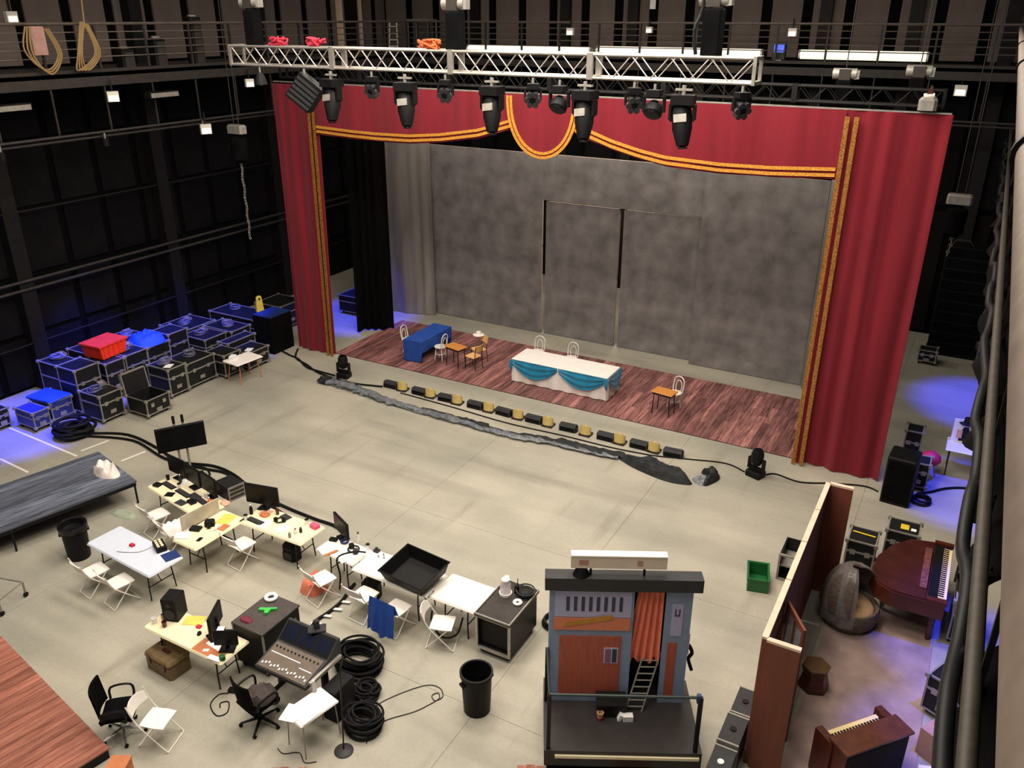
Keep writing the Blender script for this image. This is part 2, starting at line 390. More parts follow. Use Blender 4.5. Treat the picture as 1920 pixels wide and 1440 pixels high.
# foreground walkway beside the viewer: handrail, lower lighting bar
g = T('gallery_walkway', 'nearest walkway with thick round handrail running along the frame edge', 'walkway', kind='structure')
MB().b(.40, 3.9, .8, 29.4, 9.02, 9.12).build('deck', STEELD, g)
MB().b(.36, .46, .8, 29.4, 8.95, 9.2).build('edge_beam', STEELD, g)
MB().cyl((.097, .15, 10.22), (.097, 29.4, 10.22), .045, n=20).build('handrail', mat('worn_pipe', (118, 103, 91), .55, .1, var=.2, scale=30), g, 40)
for yy in (2.2, 6.2, 11): MB().cyl((.097, yy, 10.22), (.097, yy+.05, 10.22), .056, n=20).build('clamp_ring', BLACKM, g, 40)
for z in (10.05, 9.85, 9.65, 9.45): MB().cyl((.26, 1.5, z), (.26, 29.4, z), .018, n=8).build('rail', RAILM, g, 40)
for yy in range(6, 30, 3): MB().b(.36, .41, yy-.03, yy+.03, 9.1, 10.2).build('post', STEELB, g)

# ================================================================== STAGE FLOOR
st = T('stage_deck', 'red-brown wooden plank floor of the stage', 'stage', (-18.1, 20.3, 0))
MB().b(0, 15.25, 0, 3.85, 0, .012).build('underlay', BLACK, st)
random.seed(3)
pw = .203; ncol = 75; meshes = {}
for i in range(ncol):
    cuts = [0, random.choice([.9, 1.3, 1.7, 2.1, 2.5, 2.9]), 3.85]
    if random.random() < .35: cuts.insert(2, min(3.5, cuts[1]+1.1))
    for a, b_ in zip(cuts, cuts[1:]):
        L_ = round(b_-a, 2)
        if L_ < .15: continue
        if L_ not in meshes:
            me = MB().b(.003, pw-.003, .003, L_-.003, 0, .014).mesh('plank'); me.materials.append(PLANKR); meshes[L_] = me
        o = D.objects.new('plank', meshes[L_]); COL.objects.link(o); o.parent = st; o.location = (.01+i*pw, a, .012)

# ================================================================== PROSCENIUM
YP = 20.15
def folds(x0, x1, z0, z1, y0, amp=.09, wl_=.42, seed=0, tb=0, nu=None, nv=10, th=.015, bx0=None, bx1=None):
    rnd = random.Random(seed); ph = [rnd.uniform(0, 6.28) for _ in range(4)]; W = abs(x1-x0)
    nu = nu or max(12, int(W/wl_*10))
    bx0 = x0 if bx0 is None else bx0; bx1 = x1 if bx1 is None else bx1
    def fn(u, v):
        a = bx0+(x0-bx0)*v; c = bx1+(x1-bx1)*v
        X = a+(c-a)*u; z = z0+(z1-z0)*v
        s_ = u*W*2*math.pi/wl_
        k = amp*(1-.6*v)
        q_ = math.sin(s_+ph[0]+1.3*math.sin(s_*.31+ph[1])+.5*v); q_ = q_*abs(q_)**.6
        return (X+.02*math.sin(s_*.37+ph[2]), y0+k*(q_*(.5+.5*math.sin(s_*.23+ph[2])**2)+.6*math.sin(s_*.29+ph[3]+v*2.2)+.25*math.sin(s_*.5-7*v+ph[1])*(1-v)*v*4), z)
    return MB().sheet(fn, nu, nv, th)
def ribbon(pts, w_, y0, th=.02):
    # ribbon in the xz plane following pts, thickness towards the house
    P = [Vector((x, 0, z)) for x, z in pts]; vs = []; fs = []; n = len(P)
    for i, p in enumerate(P):
        d = (P[min(i+1, n-1)]-P[max(i-1, 0)]).normalized(); nn = Vector((-d.z, 0, d.x))
        for s_ in (1, -1):
            q = p+nn*w_/2*s_; vs += [(q.x, y0, q.z), (q.x, y0-th, q.z)]
    for i in range(n-1):
        a, b_ = i*4, (i+1)*4
        fs += [(a+1, b_+1, b_+3, a+3), (a, a+2, b_+2, b_), (a, b_, b_+1, a+1), (a+2, a+3, b_+3, b_+2)]
    fs += [(0, 1, 3, 2), ((n-1)*4, (n-1)*4+2, (n-1)*4+3, (n-1)*4+1)]
    m = MB(); m.v = vs; m.f = fs; return m
lc = T('stage_curtain', 'narrow red stage curtain leg beside the flight cases', 'curtain', (0, YP, 0), group='red curtain legs framing the stage')
folds(-19.48, -17.78, .03, 8.62, 0, .07, .42, 1, bx0=-19.55, bx1=-18.0).build('cloth', RED, lc, 60)
for dx in (0, .17): ribbon([(-18.12+dx+.10*min(1, z/8.0), z) for z in [k*.4+.03 for k in range(21)]], .1, -.14).build('gold_trim', GOLDG, lc)
rc = T('stage_curtain', 'wide red stage curtain leg beside the black loudspeaker', 'curtain', (0, YP, 0), group='red curtain legs framing the stage')
folds(-2.86, -.8, .03, 8.66, 0, .075, .5, 5, bx0=-2.86, bx1=-.84).build('cloth', RED, rc, 60)
for dx in (0, .19): ribbon([(-2.83+dx+.02*k/21, k*.405+.03) for k in range(22)], .1, -.15).build('gold_trim', GOLDG, rc)
# valance
def bot(x):
    pts = [(-17.8, 7.43), (-16.6, 7.38), (-15.6, 7.36), (-14.4, 7.38), (-13.35, 7.48), (-12.14, 7.67), (-11.1, 7.98), (-10.2, 8.2), (-9.3, 7.98), (-8.26, 7.64), (-7.5, 7.46), (-6.85, 7.35), (-5.5, 7.29), (-4.3, 7.31), (-2.85, 7.39)]
    for (xa, za), (xb, zb) in zip(pts, pts[1:]):
        if x <= xb: t = (x-xa)/(xb-xa); t = max(0, min(1, t)); return za+(zb-za)*t
    return 7.39
va = T('valance', 'red stage valance with scalloped lower edge and double gold braid', 'valance', (0, YP-.05, 0))
def vfn(u, v):
    X = -17.9+u*15.05; zb = bot(X)-.2
    return (X, .03*math.sin(X*2.3)+.02*math.sin(X*5.1), zb+(8.66-zb)*v)
MB().sheet(vfn, 120, 5, .015).build('cloth', RED, va, 60)
for a0, a1 in ((-17.8, -11.0), (-9.4, -2.9)):
    for dz in (0, -.13):
        ribbon([(a0+(a1-a0)*k/40, bot(a0+(a1-a0)*k/40)+dz+.02) for k in range(41)], .075, -.055).build('gold_braid', GOLD, va)
sw = T('swag', 'red half-round swag with gold braid at the centre of the valance', 'swag', (0, YP-.14, 0))
def arc(t, k=1.0):
    return (-10.2-1.0*k*math.cos(t), 8.62-1.5*(1-(1-k)*.7)*math.sin(t)**.85 if math.sin(t) > 0 else 8.62)
poly = [arc(math.pi*i/30) for i in range(31)]
MB().prismY(poly, -.01, .01).build('cloth', RED, sw)
for k in (1.0, .9): ribbon([arc(math.pi*i/40, k) for i in range(41)], .07, -.012).build('gold_braid', GOLD, sw)
# black truss above the proscenium, carrying the curtains
def truss(name, label, x0, x1, y0, z0, w_, h_, m, nseg, r=.025, rl=.012, parts=1):
    t = T(name, label, 'truss', (0, y0, z0))
    L_ = (x1-x0)/parts
    for p in range(parts):
        a, b_ = x0+p*L_, x0+(p+1)*L_
        fr = MB()
        for yy in (0, w_):
            for zz in (0, h_): MB().cyl((a, yy, zz), (b_, yy, zz), r, n=8).build('chord', m, t, 40)
        for e in (a+.03, b_-.03):
            MB().b(e-.03, e+.03, -.03, w_+.03, -.03, .03).b(e-.03, e+.03, -.03, w_+.03, h_-.03, h_+.03).b(e-.03, e+.03, -.03, .03, .03, h_-.03).b(e-.03, e+.03, w_-.03, w_+.03, .03, h_-.03).build('end_frame', m, t)
        n = nseg
        for i in range(n):
            xa = a+.08+(L_-.16)*i/n; xb = a+.08+(L_-.16)*(i+1)/n
            for yy in (0, w_):
                q = (xa, yy, 0 if i % 2 else h_), (xb, yy, h_ if i % 2 else 0)
                MB().cyl(q[0], q[1], rl, n=6).build('brace', m, t, 40)
            for zz in (0, h_):
                q = (xa, 0 if i % 2 else w_, zz), (xb, w_ if i % 2 else 0, zz)
                MB().cyl(q[0], q[1], rl, n=6).build('brace', m, t, 40)
    return t
truss('lighting_truss', 'silver box truss hung high in front of the red valance', -15.85, -3.68, 15.1, 9.46, .42, .40, ALU, 8, .027, .013, 4)
truss('curtain_truss', 'black box truss along the top of the red stage curtains', -19.3, -1.0, 20.3, 8.78, .3, .32, STEELB, 10, .028, .012, 6)
S('curtain_batten', MB().b(-19.45, -.82, YP-.02, YP+.06, 8.66, 8.69), ALUD, 'thin pale batten along the top edge of the red curtains', 'batten')

# black masking, backdrop flats
bd = S('black_drape', folds(-18.9, -17.55, .02, 9.0, 0, .12, .3, 9, nv=8, bx0=-18.95, bx1=-17.6), CLOTHB, 'black masking drape hanging inside the stage edge near the blue table', 'drape', (0, 0, 0), smooth=60)
bd.location = (-18.3, 22.8, .02); me = bd.data
for v in me.vertices: v.co.x += 18.3
bd.rotation_euler = (0, 0, R(42))
gd = S('grey_drape', folds(-1.02, 1.0, .02, 6.45, 0, .05, .5, 4, nv=8), GREYF2, 'soft grey painted cloth hanging next to the black drape', 'drape', (-18.25, 25.02, 0), 12, smooth=60)
def flat(name, label, x0, x1, y, h, m=GREYF, z0=0.02, rz=0):
    t = T(name, label, 'flat', (x0, y, z0), rz); W = x1-x0
    MB().b(0, W, 0, .03, 0, h).build('canvas', m, t)
    q = MB()
    for a in (0, W/2-.04, W-.08): q.b(a, a+.08, .032, .075, 0, h)
    for a in (0, h/2, h-.08): q.b(0, W, .032, .07, a, a+.08)
    q.build('frame', PINE, t); return t
flat('backdrop_flat', 'tall grey mottled flat on the dark-drape side of the stage doors', -17.75, -12.92, 25.5, 6.3)
h = T('backdrop_flat', 'grey mottled header flat above the pair of stage doors', 'flat', (-12.92, 25.5, 4.80))
MB().b(0, 5.60, 0, .03, 0, 1.52).build('canvas', GREYF, h); MB().b(0, 5.6, .032, .07, .1, .18).b(0, 5.6, .032, .07, 1.44, 1.52).build('frame', PINE, h)
flat('door_flat', 'grey mottled stage door leaf behind the two white chairs', -12.80, -10.11, 25.55, 4.74)
flat('door_flat', 'grey mottled stage door leaf behind the lone school desk', -9.97, -7.36, 25.55, 4.74)
flat('backdrop_flat', 'grey mottled flat running from the stage doors to the wide curtain', -7.31, -3.72, 25.25, 6.25)
flat('return_flat', 'narrow pale grey return flat at the end of the backdrop', 0, 1.0, 0, 6.3, GREYF2).location = (-3.70, 25.2, .02)
[o for o in D.objects if o.name.startswith('return_flat')][0].rotation_euler = (0, 0, R(-70))
# ================================================================== TRUSS FIXTURES
YT = 15.1
def profile_head():
    t = T('moving_light', '', 'stage light', group='long moving-head spotlights under the silver truss')
    MB().b(-.16, .16, -.14, .14, -.30, -.16).build('base', BLACKP, t)
    MB().cyl((0, 0, -.16), (0, 0, -.02), .03, n=8).b(-.12, .12, -.03, .03, -.1, -.07).build('clamp', ALUD, t)
    MB().prismY([(-.19, -.30), (.19, -.30), (.19, -.52), (.15, -.56), (.15, -.34), (-.15, -.34), (-.15, -.56), (-.19, -.52)], -.06, .06).build('yoke', BLACKP, t)
    hd = MB().lathe([(.02, .26), (.11, .24), (.145, .12), (.145, -.14), (.10, -.34), (.085, -.40), (.02, -.42)], 14).build('head', BLACKP, t, 40, loc=(0, 0, -.52))
    hd.rotation_euler = (R(-14), R(-8), 0)
    MB().lathe([(.0, -.425), (.07, -.425), (.07, -.44), (.0, -.45)], 14).build('lens', SCREEN, hd, 40)
    MB().b(-.09, .09, -.153, -.135, -.06, .06).build('badge', ALUD, hd)
    return t
ph = profile_head()
LP = ['long moving-head spotlight nearest the tilted black strobe', 'long moving-head spotlight third-of-the-way along the silver truss, over the plain red valance',
      'long moving-head spotlight just before the half-round swag', 'long moving-head spotlight just past the half-round swag', 'long moving-head spotlight nearest the far end of the silver truss']
for i, (x, l) in enumerate(zip((-12.87, -10.9, -8.81, -6.8, -4.9), LP)): inst(ph, i == 0, l, (x, YT, 9.42), (-8, 10, 0, -6, 8)[i], scale=(1.25, 1.25, 1.15))
def flower_head():
    t = T('wash_light', '', 'stage light', group='small multi-lens wash lights under the silver truss')
    MB().b(-.11, .11, -.1, .1, -.22, -.12).build('base', BLACKP, t); MB().cyl((0, 0, -.12), (0, 0, -.02), .025, n=8).build('clamp', ALUD, t)
    MB().prismY([(-.17, -.2), (.17, -.2), (.17, -.42), (.13, -.42), (.13, -.23), (-.13, -.23), (-.13, -.42), (-.17, -.42)], -.04, .04).build('yoke', BLACKP, t)
    hd = MB().lathe([(.02, .09), (.12, .06), (.12, -.05), (.03, -.07)], 14).build('head', BLACKP, t, 40, loc=(0, 0, -.40), rot=(R(-70), 0, 0))
    for k in range(6):
        a = k*math.pi/3; MB().cyl((.11*math.cos(a), .11*math.sin(a), .06), (.11*math.cos(a), .11*math.sin(a), -.09), .048, .055, 10).build('lens_barrel', DKGREY, hd, 40)
    return t
fh = flower_head()
for i, (x, l) in enumerate(zip((-11.76, -9.9, -7.9, -5.83, -3.87), ['small six-lens wash light between the first two long spotlights', 'small six-lens wash light midway between the second and third long spotlights',
        'small six-lens wash light in front of the half-round swag', 'small six-lens wash light past the swag, between two long spotlights', 'small six-lens wash light at the very end of the silver truss'])):
    inst(fh, i == 0, l, (x, YT, 9.44), 12*i)
def round_head():
    t = T('wash_light', '', 'stage light', group='round black wash lights under the silver truss')
    MB().b(-.12, .12, -.11, .11, -.24, -.12).build('base', BLACKP, t); MB().cyl((0, 0, -.12), (0, 0, -.02), .025, n=8).build('clamp', ALUD, t)
    MB().b(-.21, -.17, -.04, .04, -.5, -.22).b(.17, .21, -.04, .04, -.5, -.22).b(-.2, .2, -.05, .05, -.26, -.22).build('yoke', BLACKP, t)
    hd = MB().lathe([(.02, .14), (.11, .12), (.17, .02), (.17, -.10), (.15, -.12), (.02, -.12)], 16).build('head', BLACKP, t, 40, loc=(0, 0, -.45), rot=(R(-40), 0, 0))
    MB().lathe([(0, -.122), (.14, -.122), (.14, -.13), (0, -.14)], 16).build('lens', SCREEN, hd, 40)
    return t
rh = round_head()
for i, (x, l) in enumerate(zip((-7.33, -5.44), ['round black wash light beside the half-round swag', 'round black wash light beside the last long spotlight'])): inst(rh, i == 0, l, (x, YT, 9.42))
t = T('strobe_light', 'big square black strobe hung at a tilt near the gold-trimmed curtain corner', 'stage light', (-13.62, YT, 9.43), 20)
b_ = MB().box((0, 0, 0), (.62, .34, .62)).build('body', BLACKP, t, loc=(0, 0, -.5), rot=(0, R(38), 0))
for k in range(5): MB().b(-.29, .29, -.185, -.17, -.26+k*.11, -.2+k*.11).build('fin', DKGREY, b_)
MB().b(-.02, .02, -.02, .02, -.2, 0).build('clamp', ALUD, t)
t = T('par_can', 'pale bell-shaped lamp hanging from the near end of the silver truss', 'stage light', (-14.95, YT, 9.43))
MB().lathe([(.03, -.12), (.1, -.2), (.15, -.38), (.14, -.38), (.09, -.22), (.02, -.14)], 14).build('shade', BLACKP, t, 40); MB().cyl((0, 0, -.12), (0, 0, 0), .02, n=6).build('clamp', ALUD, t); MB().lathe([(0, -.33), (.11, -.34), (0, -.4)], 12).build('lens', WHITE, t, 40)
# chain hoists
def hoist(label, loc, top, bag=.95, ch=1.5):
    t = T('chain_hoist', label, 'chain hoist', loc)
    MB().rbox(-.16, .16, -.15, .15, -bag*.05, bag*.95, .03).build('chain_bag', CLOTHB, t)
    MB().cyl((-.26, 0, bag+.10), (.24, 0, bag+.10), .12, n=12).build('motor', ALUD, t, 40)
    MB().b(-.12, .12, -.14, .14, bag-.02, bag+.2).build('gearbox', STEELD, t)
    MB().b(.2, .3, -.08, .08, bag+.0, bag+.18).build('hook_block', ALUD, t)
    MB().cyl((0, 0, bag+.2), (0, 0, top-loc[2]), .012, n=6).build('chain', STEELD, t)
    return t
hoist('chain hoist with long black chain bag at the near end of the silver truss', (-15.2, YT+.2, 9.92), 13.4, .75)
hoist('chain hoist with long black chain bag over the middle of the silver truss', (-9.76, YT+.2, 9.92), 13.4, .7)
hoist('chain hoist with chain bag and cables near the far end of the silver truss', (-4.54, YT+.2, 9.92), 13.4, .75)
hoist('chain hoist with grey motor on the black truss above the gold trim', (-3.1, 20.77, 8.75), 13.4, .5)
hoist('chain hoist with grey motor on the black truss nearest its outer end', (-1.62, 20.77, 8.8), 13.4, .55)
t = T('chain_hoist', 'pale chain motor sitting on top of the wide red curtain', 'chain hoist', (-1.3, 20.1, 8.73))
MB().rbox(-.18, .18, -.13, .13, 0, .26, .06).build('motor', ALUD, t); MB().cyl((-.1, 0, .26), (.1, 0, .30), .07, .05, 10).build('brake', WHITEM, t, 40); MB().prismY([(-.06, .30), (.06, .30), (.05, .46), (.0, .5)], -.04, .04).build('hook', MAHOG, t)
q = S('hanging_cable', MB().tube([(-4.75, YT, 9.9), (-4.8, YT, 10.3), (-4.7, YT+.1, 10.9), (-4.72, YT, 13.3)], .035, 6, smooth=5), BLACK, 'black cable bundle rising beside the last chain bag of the silver truss', 'cable')
for i, (x, c, l) in enumerate(((-14.5, CRIMSON, 'red strap bundle on the silver truss beside the first chain bag'), (-13.4, CRIMSON, 'red and yellow sling heap on top of the silver truss'), (-10.4, mat('orange_strap', (206, 100, 50), .7), 'orange strap hanging by the middle chain bag of the truss'))):
    m_ = MB()
    for k in range(7): m_.tube([(random.uniform(-.28, .28), random.uniform(-.1, .1), random.uniform(.02, .2)) for _ in range(5)], .022, 5, smooth=4)
    S('sling', m_, c, l, 'sling', (x, YT+.2, 9.86), smooth=40)
# hanging fixture clusters
def cluster(label, loc, top, n, m):
    t = T('hanging_motor', label, 'chain hoist', loc)
    MB().rbox(-.3, .3, -.14, .14, 0, .25, .05).build('motor', m, t)
    MB().lathe([(.05, -.05), (.26, -.15), (.24, -.75), (.1, -.85)], 12).build('chain_bag', CLOTHB, t, 40)
    MB().cyl((.1, 0, .25), (.1, 0, top-loc[2]), .014, n=6).build('cable', STEELD, t); MB().cyl((-.1, 0, .25), (-.1, 0, top-loc[2]), .014, n=6).build('cable', STEELD, t)
    m_ = MB()
    for k in range(n): m_.torus((.02*math.sin(k), 0, -.9-k*.09), .035, .011, 8, 5, 'x' if k % 2 else 'y')
    m_.build('chain', ALUD, t, kind='stuff')
    return t
cluster('grey hanging motor with dangling chain near the narrow red curtain', (-19.6, 18.6, 7.3), 13.4, 26, ALUD)
cluster('grey hanging motor in the dark gap past the wide red curtain', (-.42, 24.5, 6.1), 13.4, 6, ALUD)
# ================================================================== GALLERY CLUTTER
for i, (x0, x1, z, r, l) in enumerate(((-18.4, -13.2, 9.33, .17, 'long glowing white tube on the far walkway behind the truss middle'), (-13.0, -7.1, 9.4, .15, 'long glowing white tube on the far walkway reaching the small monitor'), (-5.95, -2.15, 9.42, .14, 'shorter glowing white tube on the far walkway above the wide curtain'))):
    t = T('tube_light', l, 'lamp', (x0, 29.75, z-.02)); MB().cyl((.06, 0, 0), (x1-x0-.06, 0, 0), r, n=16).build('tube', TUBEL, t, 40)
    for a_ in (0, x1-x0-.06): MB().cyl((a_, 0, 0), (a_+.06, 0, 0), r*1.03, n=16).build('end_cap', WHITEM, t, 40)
t = T('monitor', 'small monitor with blue screen on the far walkway', 'monitor', (-6.6, 29.75, 9.12)); MB().b(-.2, .2, 0, .2, .1, .62).build('case', DKGREY, t); MB().b(-.16, .16, -.02, 0, .32, .56).build('screen', mat('blue_screen', (90, 110, 240), .3, emit=.8), t); MB().b(-.1, .1, .02, .18, 0, .1).build('foot', WHITEM, t)
def wlight(label, loc, s_=1, rz=0):
    t = T('work_light', label, 'work light', loc, rz); MB().b(-.13*s_, .13*s_, -.07, .07, -.12*s_, .12*s_).build('housing', WHITEM, t); MB().b(-.1*s_, .1*s_, -.085, -.07, -.1*s_, .02).build('lens', GLOWW, t); MB().b(-.02, .02, -.02, .02, .12*s_, .4*s_).build('bracket', STEELB, t); return t
wlight('small white work light on the far rail behind the swag', (-13.9, 29.4, 10.0)); wlight('small white box light on the far rail past the truss hoist', (-6.16, 29.4, 10.05)); wlight('small white box on the far rail between two dark columns', (-10.93, 29.4, 10.08), .8)
wlight('white box light under the side walkway above the road cases', (-20.9, 15.6, 8.5), 1.1, 62); wlight('small white lamp under the side walkway beside the narrow curtain', (-20.9, 20.6, 8.55), 1.0, 62); wlight('pale box lamp on the lower bar above the hanging chain', (-20.9, 18.6, 7.35), 1.2, 62)
wlight('bright white box light in the dark corner past the wide curtain', (-1.1, 29.55, 8.5), 1.3)
S('notice_sheet', MB().b(-.11, .11, -.01, 0, -.2, .2), PAPER, 'white notice sheet pinned to the far wall above the rail', 'notice', (-11.9, 32.2, 10.95))
for i, (y, l) in enumerate(((12.7, 'long black lamp under the side walkway near the frame edge'), (17.2, 'long black lamp under the side walkway above the red bin'))):
    t = T('strip_lamp', l, 'lamp', (-20.9, y, 8.45)); MB().b(-.12, .12, -.5, .5, -.08, .08).build('housing', STEELB, t); MB().b(.12, .14, -.47, .47, -.07, .05).build('glass', ALUD, t)
# speakers and ropes on the side walkway
t = T('rope_hank', 'tan rope hank hanging over the side walkway rail', 'rope', (-20.9, 13.9, 9.7))
m_ = MB(); random.seed(5)
for k in range(3): m_.tube([(.05, -.4+.05*k, .55), (.08, -.55+.1*k, .0-.05*k), (.1, -.1+.06*k, -.45-.05*k), (.08, .3+.05*k, -.1), (.04, .1+.05*k, .5)], .022, 5, smooth=5)
m_.build('coil', ROPE, t, 40); MB().rbox(-.1, .12, -.32, .05, -.1, .55, .03).build('rigging_bag', CARD, t)
t = T('rope_hank', 'tan rope loop hanging at the rail next to the first rope hank', 'rope', (-20.9, 15.0, 9.6))
m_ = MB()
for k in range(4): m_.tube([(.05, .0+.04*k, .75), (.08, -.25+.04*k, 0), (.1, -.35+.1*k, -.4), (.08, .25+.05*k, .0), (.04, .12+.03*k, .7)], .022, 5, smooth=5)
m_.build('coil', ROPE, t, 40); MB().cyl((.05, .1, .6), (.0, .35, 3.2), .022, n=6).build('fall_line', ROPE, t)
for i, (y, dy, l) in enumerate(((16.5, .3, 'small black loudspeaker leaning on the side walkway rail'), (17.6, 0, 'black spotlight standing on the side walkway past the leaning loudspeaker'), (19.0, 0, 'tall black chain bag standing on the side walkway near the truss end'))):
    t = T('walkway_unit', l, ('loudspeaker', 'spotlight', 'chain bag')[i], (-21.3, y, 9.12)); h_ = (.55, .8, 1.35)[i]
    MB().rbox(-.18, .18, -.2, .2, 0, h_, .04).build('body', BLACKP, t)
    MB().b(.182, .2, -.15, .15, .08, h_-.1).build('front', STEELD, t); MB().cyl((0, -.12, h_), (0, .12, h_), .05, n=8).build('handle', ALUD, t, 40)
wlight('white electrical box on the side walkway wall by the ropes', (-24.15, 15.3, 10.45), 1.2, 90)
# doorway on the far corner of the side wall
t = T('door_1', 'grey door with pale posts in the far corner above the truss', 'door', (-24.22, 29.75, 9.12), kind='structure')
MB().b(0, .05, -.5, .5, 0, 2.1).build('leaf', mat('door_grey', (118, 110, 118), .6), t)
for y in (-.62, .62): MB().b(0, .18, y-.1, y+.1, 0, 2.6).build('jamb', PINE, t)
MB().b(.055, .06, -.18, .12, 1.35, 1.55).build('sign_plate', PAPER, t); MB().b(.055, .06, -.2, .2, .95, 1.12).build('push_plate', mat('sage', (110, 140, 124), .6), t)
t = T('step_ladder', 'short white ladder leaning on the walkway behind the truss', 'ladder', (-22.6, 30.6, 9.12), 30)
for x in (-.18, .18): MB().cyl((x, 0, 0), (x*.8, .35, 1.2), .03, n=6).build('stile', WHITEM, t)
for k in range(4): MB().b(-.17, .17, .07*k+.05, .07*k+.09, .2+.25*k, .24+.25*k).build('rung', WHITEM, t)
t = T('scaffold_cart', 'metal tube frame cart on the walkway behind the truss', 'cart', (-21.6, 31.3, 9.12))
for x in (-.5, .5):
    for y in (-.3, .3): MB().cyl((x, y, 0), (x, y, 1.25), .03, n=6).build('upright', ALUD, t)
MB().b(-.53, .53, -.33, .33, 1.2, 1.26).build('top_tray', ALUD, t); MB().b(-.5, .5, -.3, .3, .15, .2).build('shelf', NAVY, t)
# ================================================================== ON STAGE
ZS = .028
def bent_chair():
    t = T('bentwood_chair', '', 'chair', group='white bentwood cafe chairs on the stage')
    MB().lathe([(.02, .45), (.2, .45), (.205, .465), (.19, .48), (.02, .48)], 18).build('seat', WHITEM, t, 40)
    for a in (45, 135, 225, 315):
        c, s_ = math.cos(R(a)), math.sin(R(a)); MB().cyl((.14*c, .14*s_, .45), (.19*c, .21*s_, 0), .017, .014, 8).build('leg', WHITEM, t, 40)
    MB().torus((0, 0, .22), .15, .012, 20, 6).build('ring', WHITEM, t, 40)
    MB().tube([(-.17, -.13, .46), (-.18, -.17, .7), (-.14, -.19, .86), (0, -.20, .92), (.14, -.19, .86), (.18, -.17, .7), (.17, -.13, .46)], .017, 7, smooth=4).build('back_hoop', WHITEM, t, 50)
    MB().tube([(-.09, -.16, .47), (-.1, -.18, .66), (-.05, -.19, .78), (0, -.19, .8), (.05, -.19, .78), (.1, -.18, .66), (.09, -.16, .47)], .013, 7, smooth=4).build('inner_hoop', WHITEM, t, 50)
    return t
bc = bent_chair()
for i, (x, y, rz, l) in enumerate(((-11.62, 22.75, 180, 'white bentwood chair behind the skirted table, end farther from the desk'), (-10.42, 22.75, 180, 'white bentwood chair behind the skirted table, nearer the table middle'),
        (-6.62, 21.75, 160, 'white bentwood chair pulled up to the lone school desk'), (-14.62, 21.55, 90, 'white bentwood chair on the desk side of the blue-covered table'), (-15.95, 21.6, -90, 'white bentwood chair half hidden on the far side of the blue-covered table'))):
    inst(bc, i == 0, l, (x, y, ZS), rz)
t = T('skirted_table', 'long white table with white skirt and blue-green swags at centre stage', 'table', (-10.1, 21.65, ZS))
MB().b(-1.56, 1.56, -.46, .46, .70, .735).build('tabletop', CREAM, t)
MB().rbox(-1.6, 1.6, -.5, .5, .735, .75, .01).build('cloth_top', CLOTHW, t)
def skirt(u, v):
    L1, W1 = 3.18, .98; per = 2*(L1+W1); s_ = u*per
    if s_ < L1: x, y, nx, ny = -L1/2+s_, -W1/2, 0, -1
    elif s_ < L1+W1: x, y, nx, ny = L1/2, -W1/2+s_-L1, 1, 0
    elif s_ < 2*L1+W1: x, y, nx, ny = L1/2-(s_-L1-W1), W1/2, 0, 1
    else: x, y, nx, ny = -L1/2, W1/2-(s_-2*L1-W1), -1, 0
    k = .025*math.sin(s_*14)*(1-v)+.015; return (x+nx*k, y+ny*k, .02+.72*v)
MB().sheet(skirt, 160, 3, .008).build('skirt', CLOTHW, t, 60)
def swag(x0, x1, y, axis='x'):
    def fn(u, v):
        drop = .10+.40*math.sin(math.pi*u)**.8
        z = .74-drop*(1-v); d = y-.045-.05*math.sin(math.pi*u)*(1-v)+.016*math.sin((1-v)*16)
        return (x0+(x1-x0)*u, d, z) if axis == 'x' else (-d, x0+(x1-x0)*u, z)
    return MB().sheet(fn, 20, 14, .008)
swag(-1.6, -.02, -.5).build('front_swag', TEAL, t, 60); swag(.02, 1.6, -.5).build('front_swag', TEAL, t, 60)
swag(-.5, .5, -1.62, 'y').build('end_swag', TEAL, t, 60)
for x in (-1.6, 1.6): MB().tube([(x, -.55, .74), (x, -.57, .55), (x+.02, -.56, .38)], [.03, .06, .02], 8, smooth=4).build('rosette', TEAL, t, 50)
t = T('covered_table', 'long table under a royal blue cloth near the black drape', 'table', (-15.28, 21.8, ZS))
def bcl(u, v):
    a = (-.35, .35); b2 = (-.9, .9)
    return None
MB().rbox(-.36, .36, -.9, .9, .735, .75, .01).build('cloth_top', BLUECL, t)
def skirt2(u, v):
    L1, W1 = .72, 1.8; per = 2*(L1+W1); s_ = u*per
    if s_ < L1: x, y, nx, ny = -L1/2+s_, -W1/2, 0, -1
    elif s_ < L1+W1: x, y, nx, ny = L1/2, -W1/2+s_-L1, 1, 0
    elif s_ < 2*L1+W1: x, y, nx, ny = L1/2-(s_-L1-W1), W1/2, 0, 1
    else: x, y, nx, ny = -L1/2, W1/2-(s_-2*L1-W1), -1, 0
    k = .02*math.sin(s_*9)*(1-v); low = .03 if ny else .38
    return (x+nx*k, y+ny*k, low+(.745-low)*v)
MB().sheet(skirt2, 90, 3, .008).build('cloth_drop', BLUECL, t, 60)
for x in (-.28, .28):
    for y in (-.8, .8): MB().cyl((x, y, 0), (x, y, .73), .016, n=6).build('leg', STEELD, t)
def school_desk(label, loc, rz):
    t = T('school_desk', label, 'desk', loc, rz); MB().rbox(-.33, .33, -.22, .22, .68, .705, .02).build('desktop', OAK, t); MB().b(-.28, .28, -.18, .18, .6, .68).build('book_box', STEELD, t)
    for x in (-.27, .27):
        for y in (-.17, .17): MB().cyl((x*.9, y*.9, .62), (x, y, 0), .014, n=6).build('leg', BLACKM, t)
    return t
school_desk('orange-brown school desk near the blue-covered table', (-13.86, 21.3, ZS), -12); school_desk('orange-brown school desk standing alone toward the wide curtain', (-6.75, 21.2, ZS), -8)
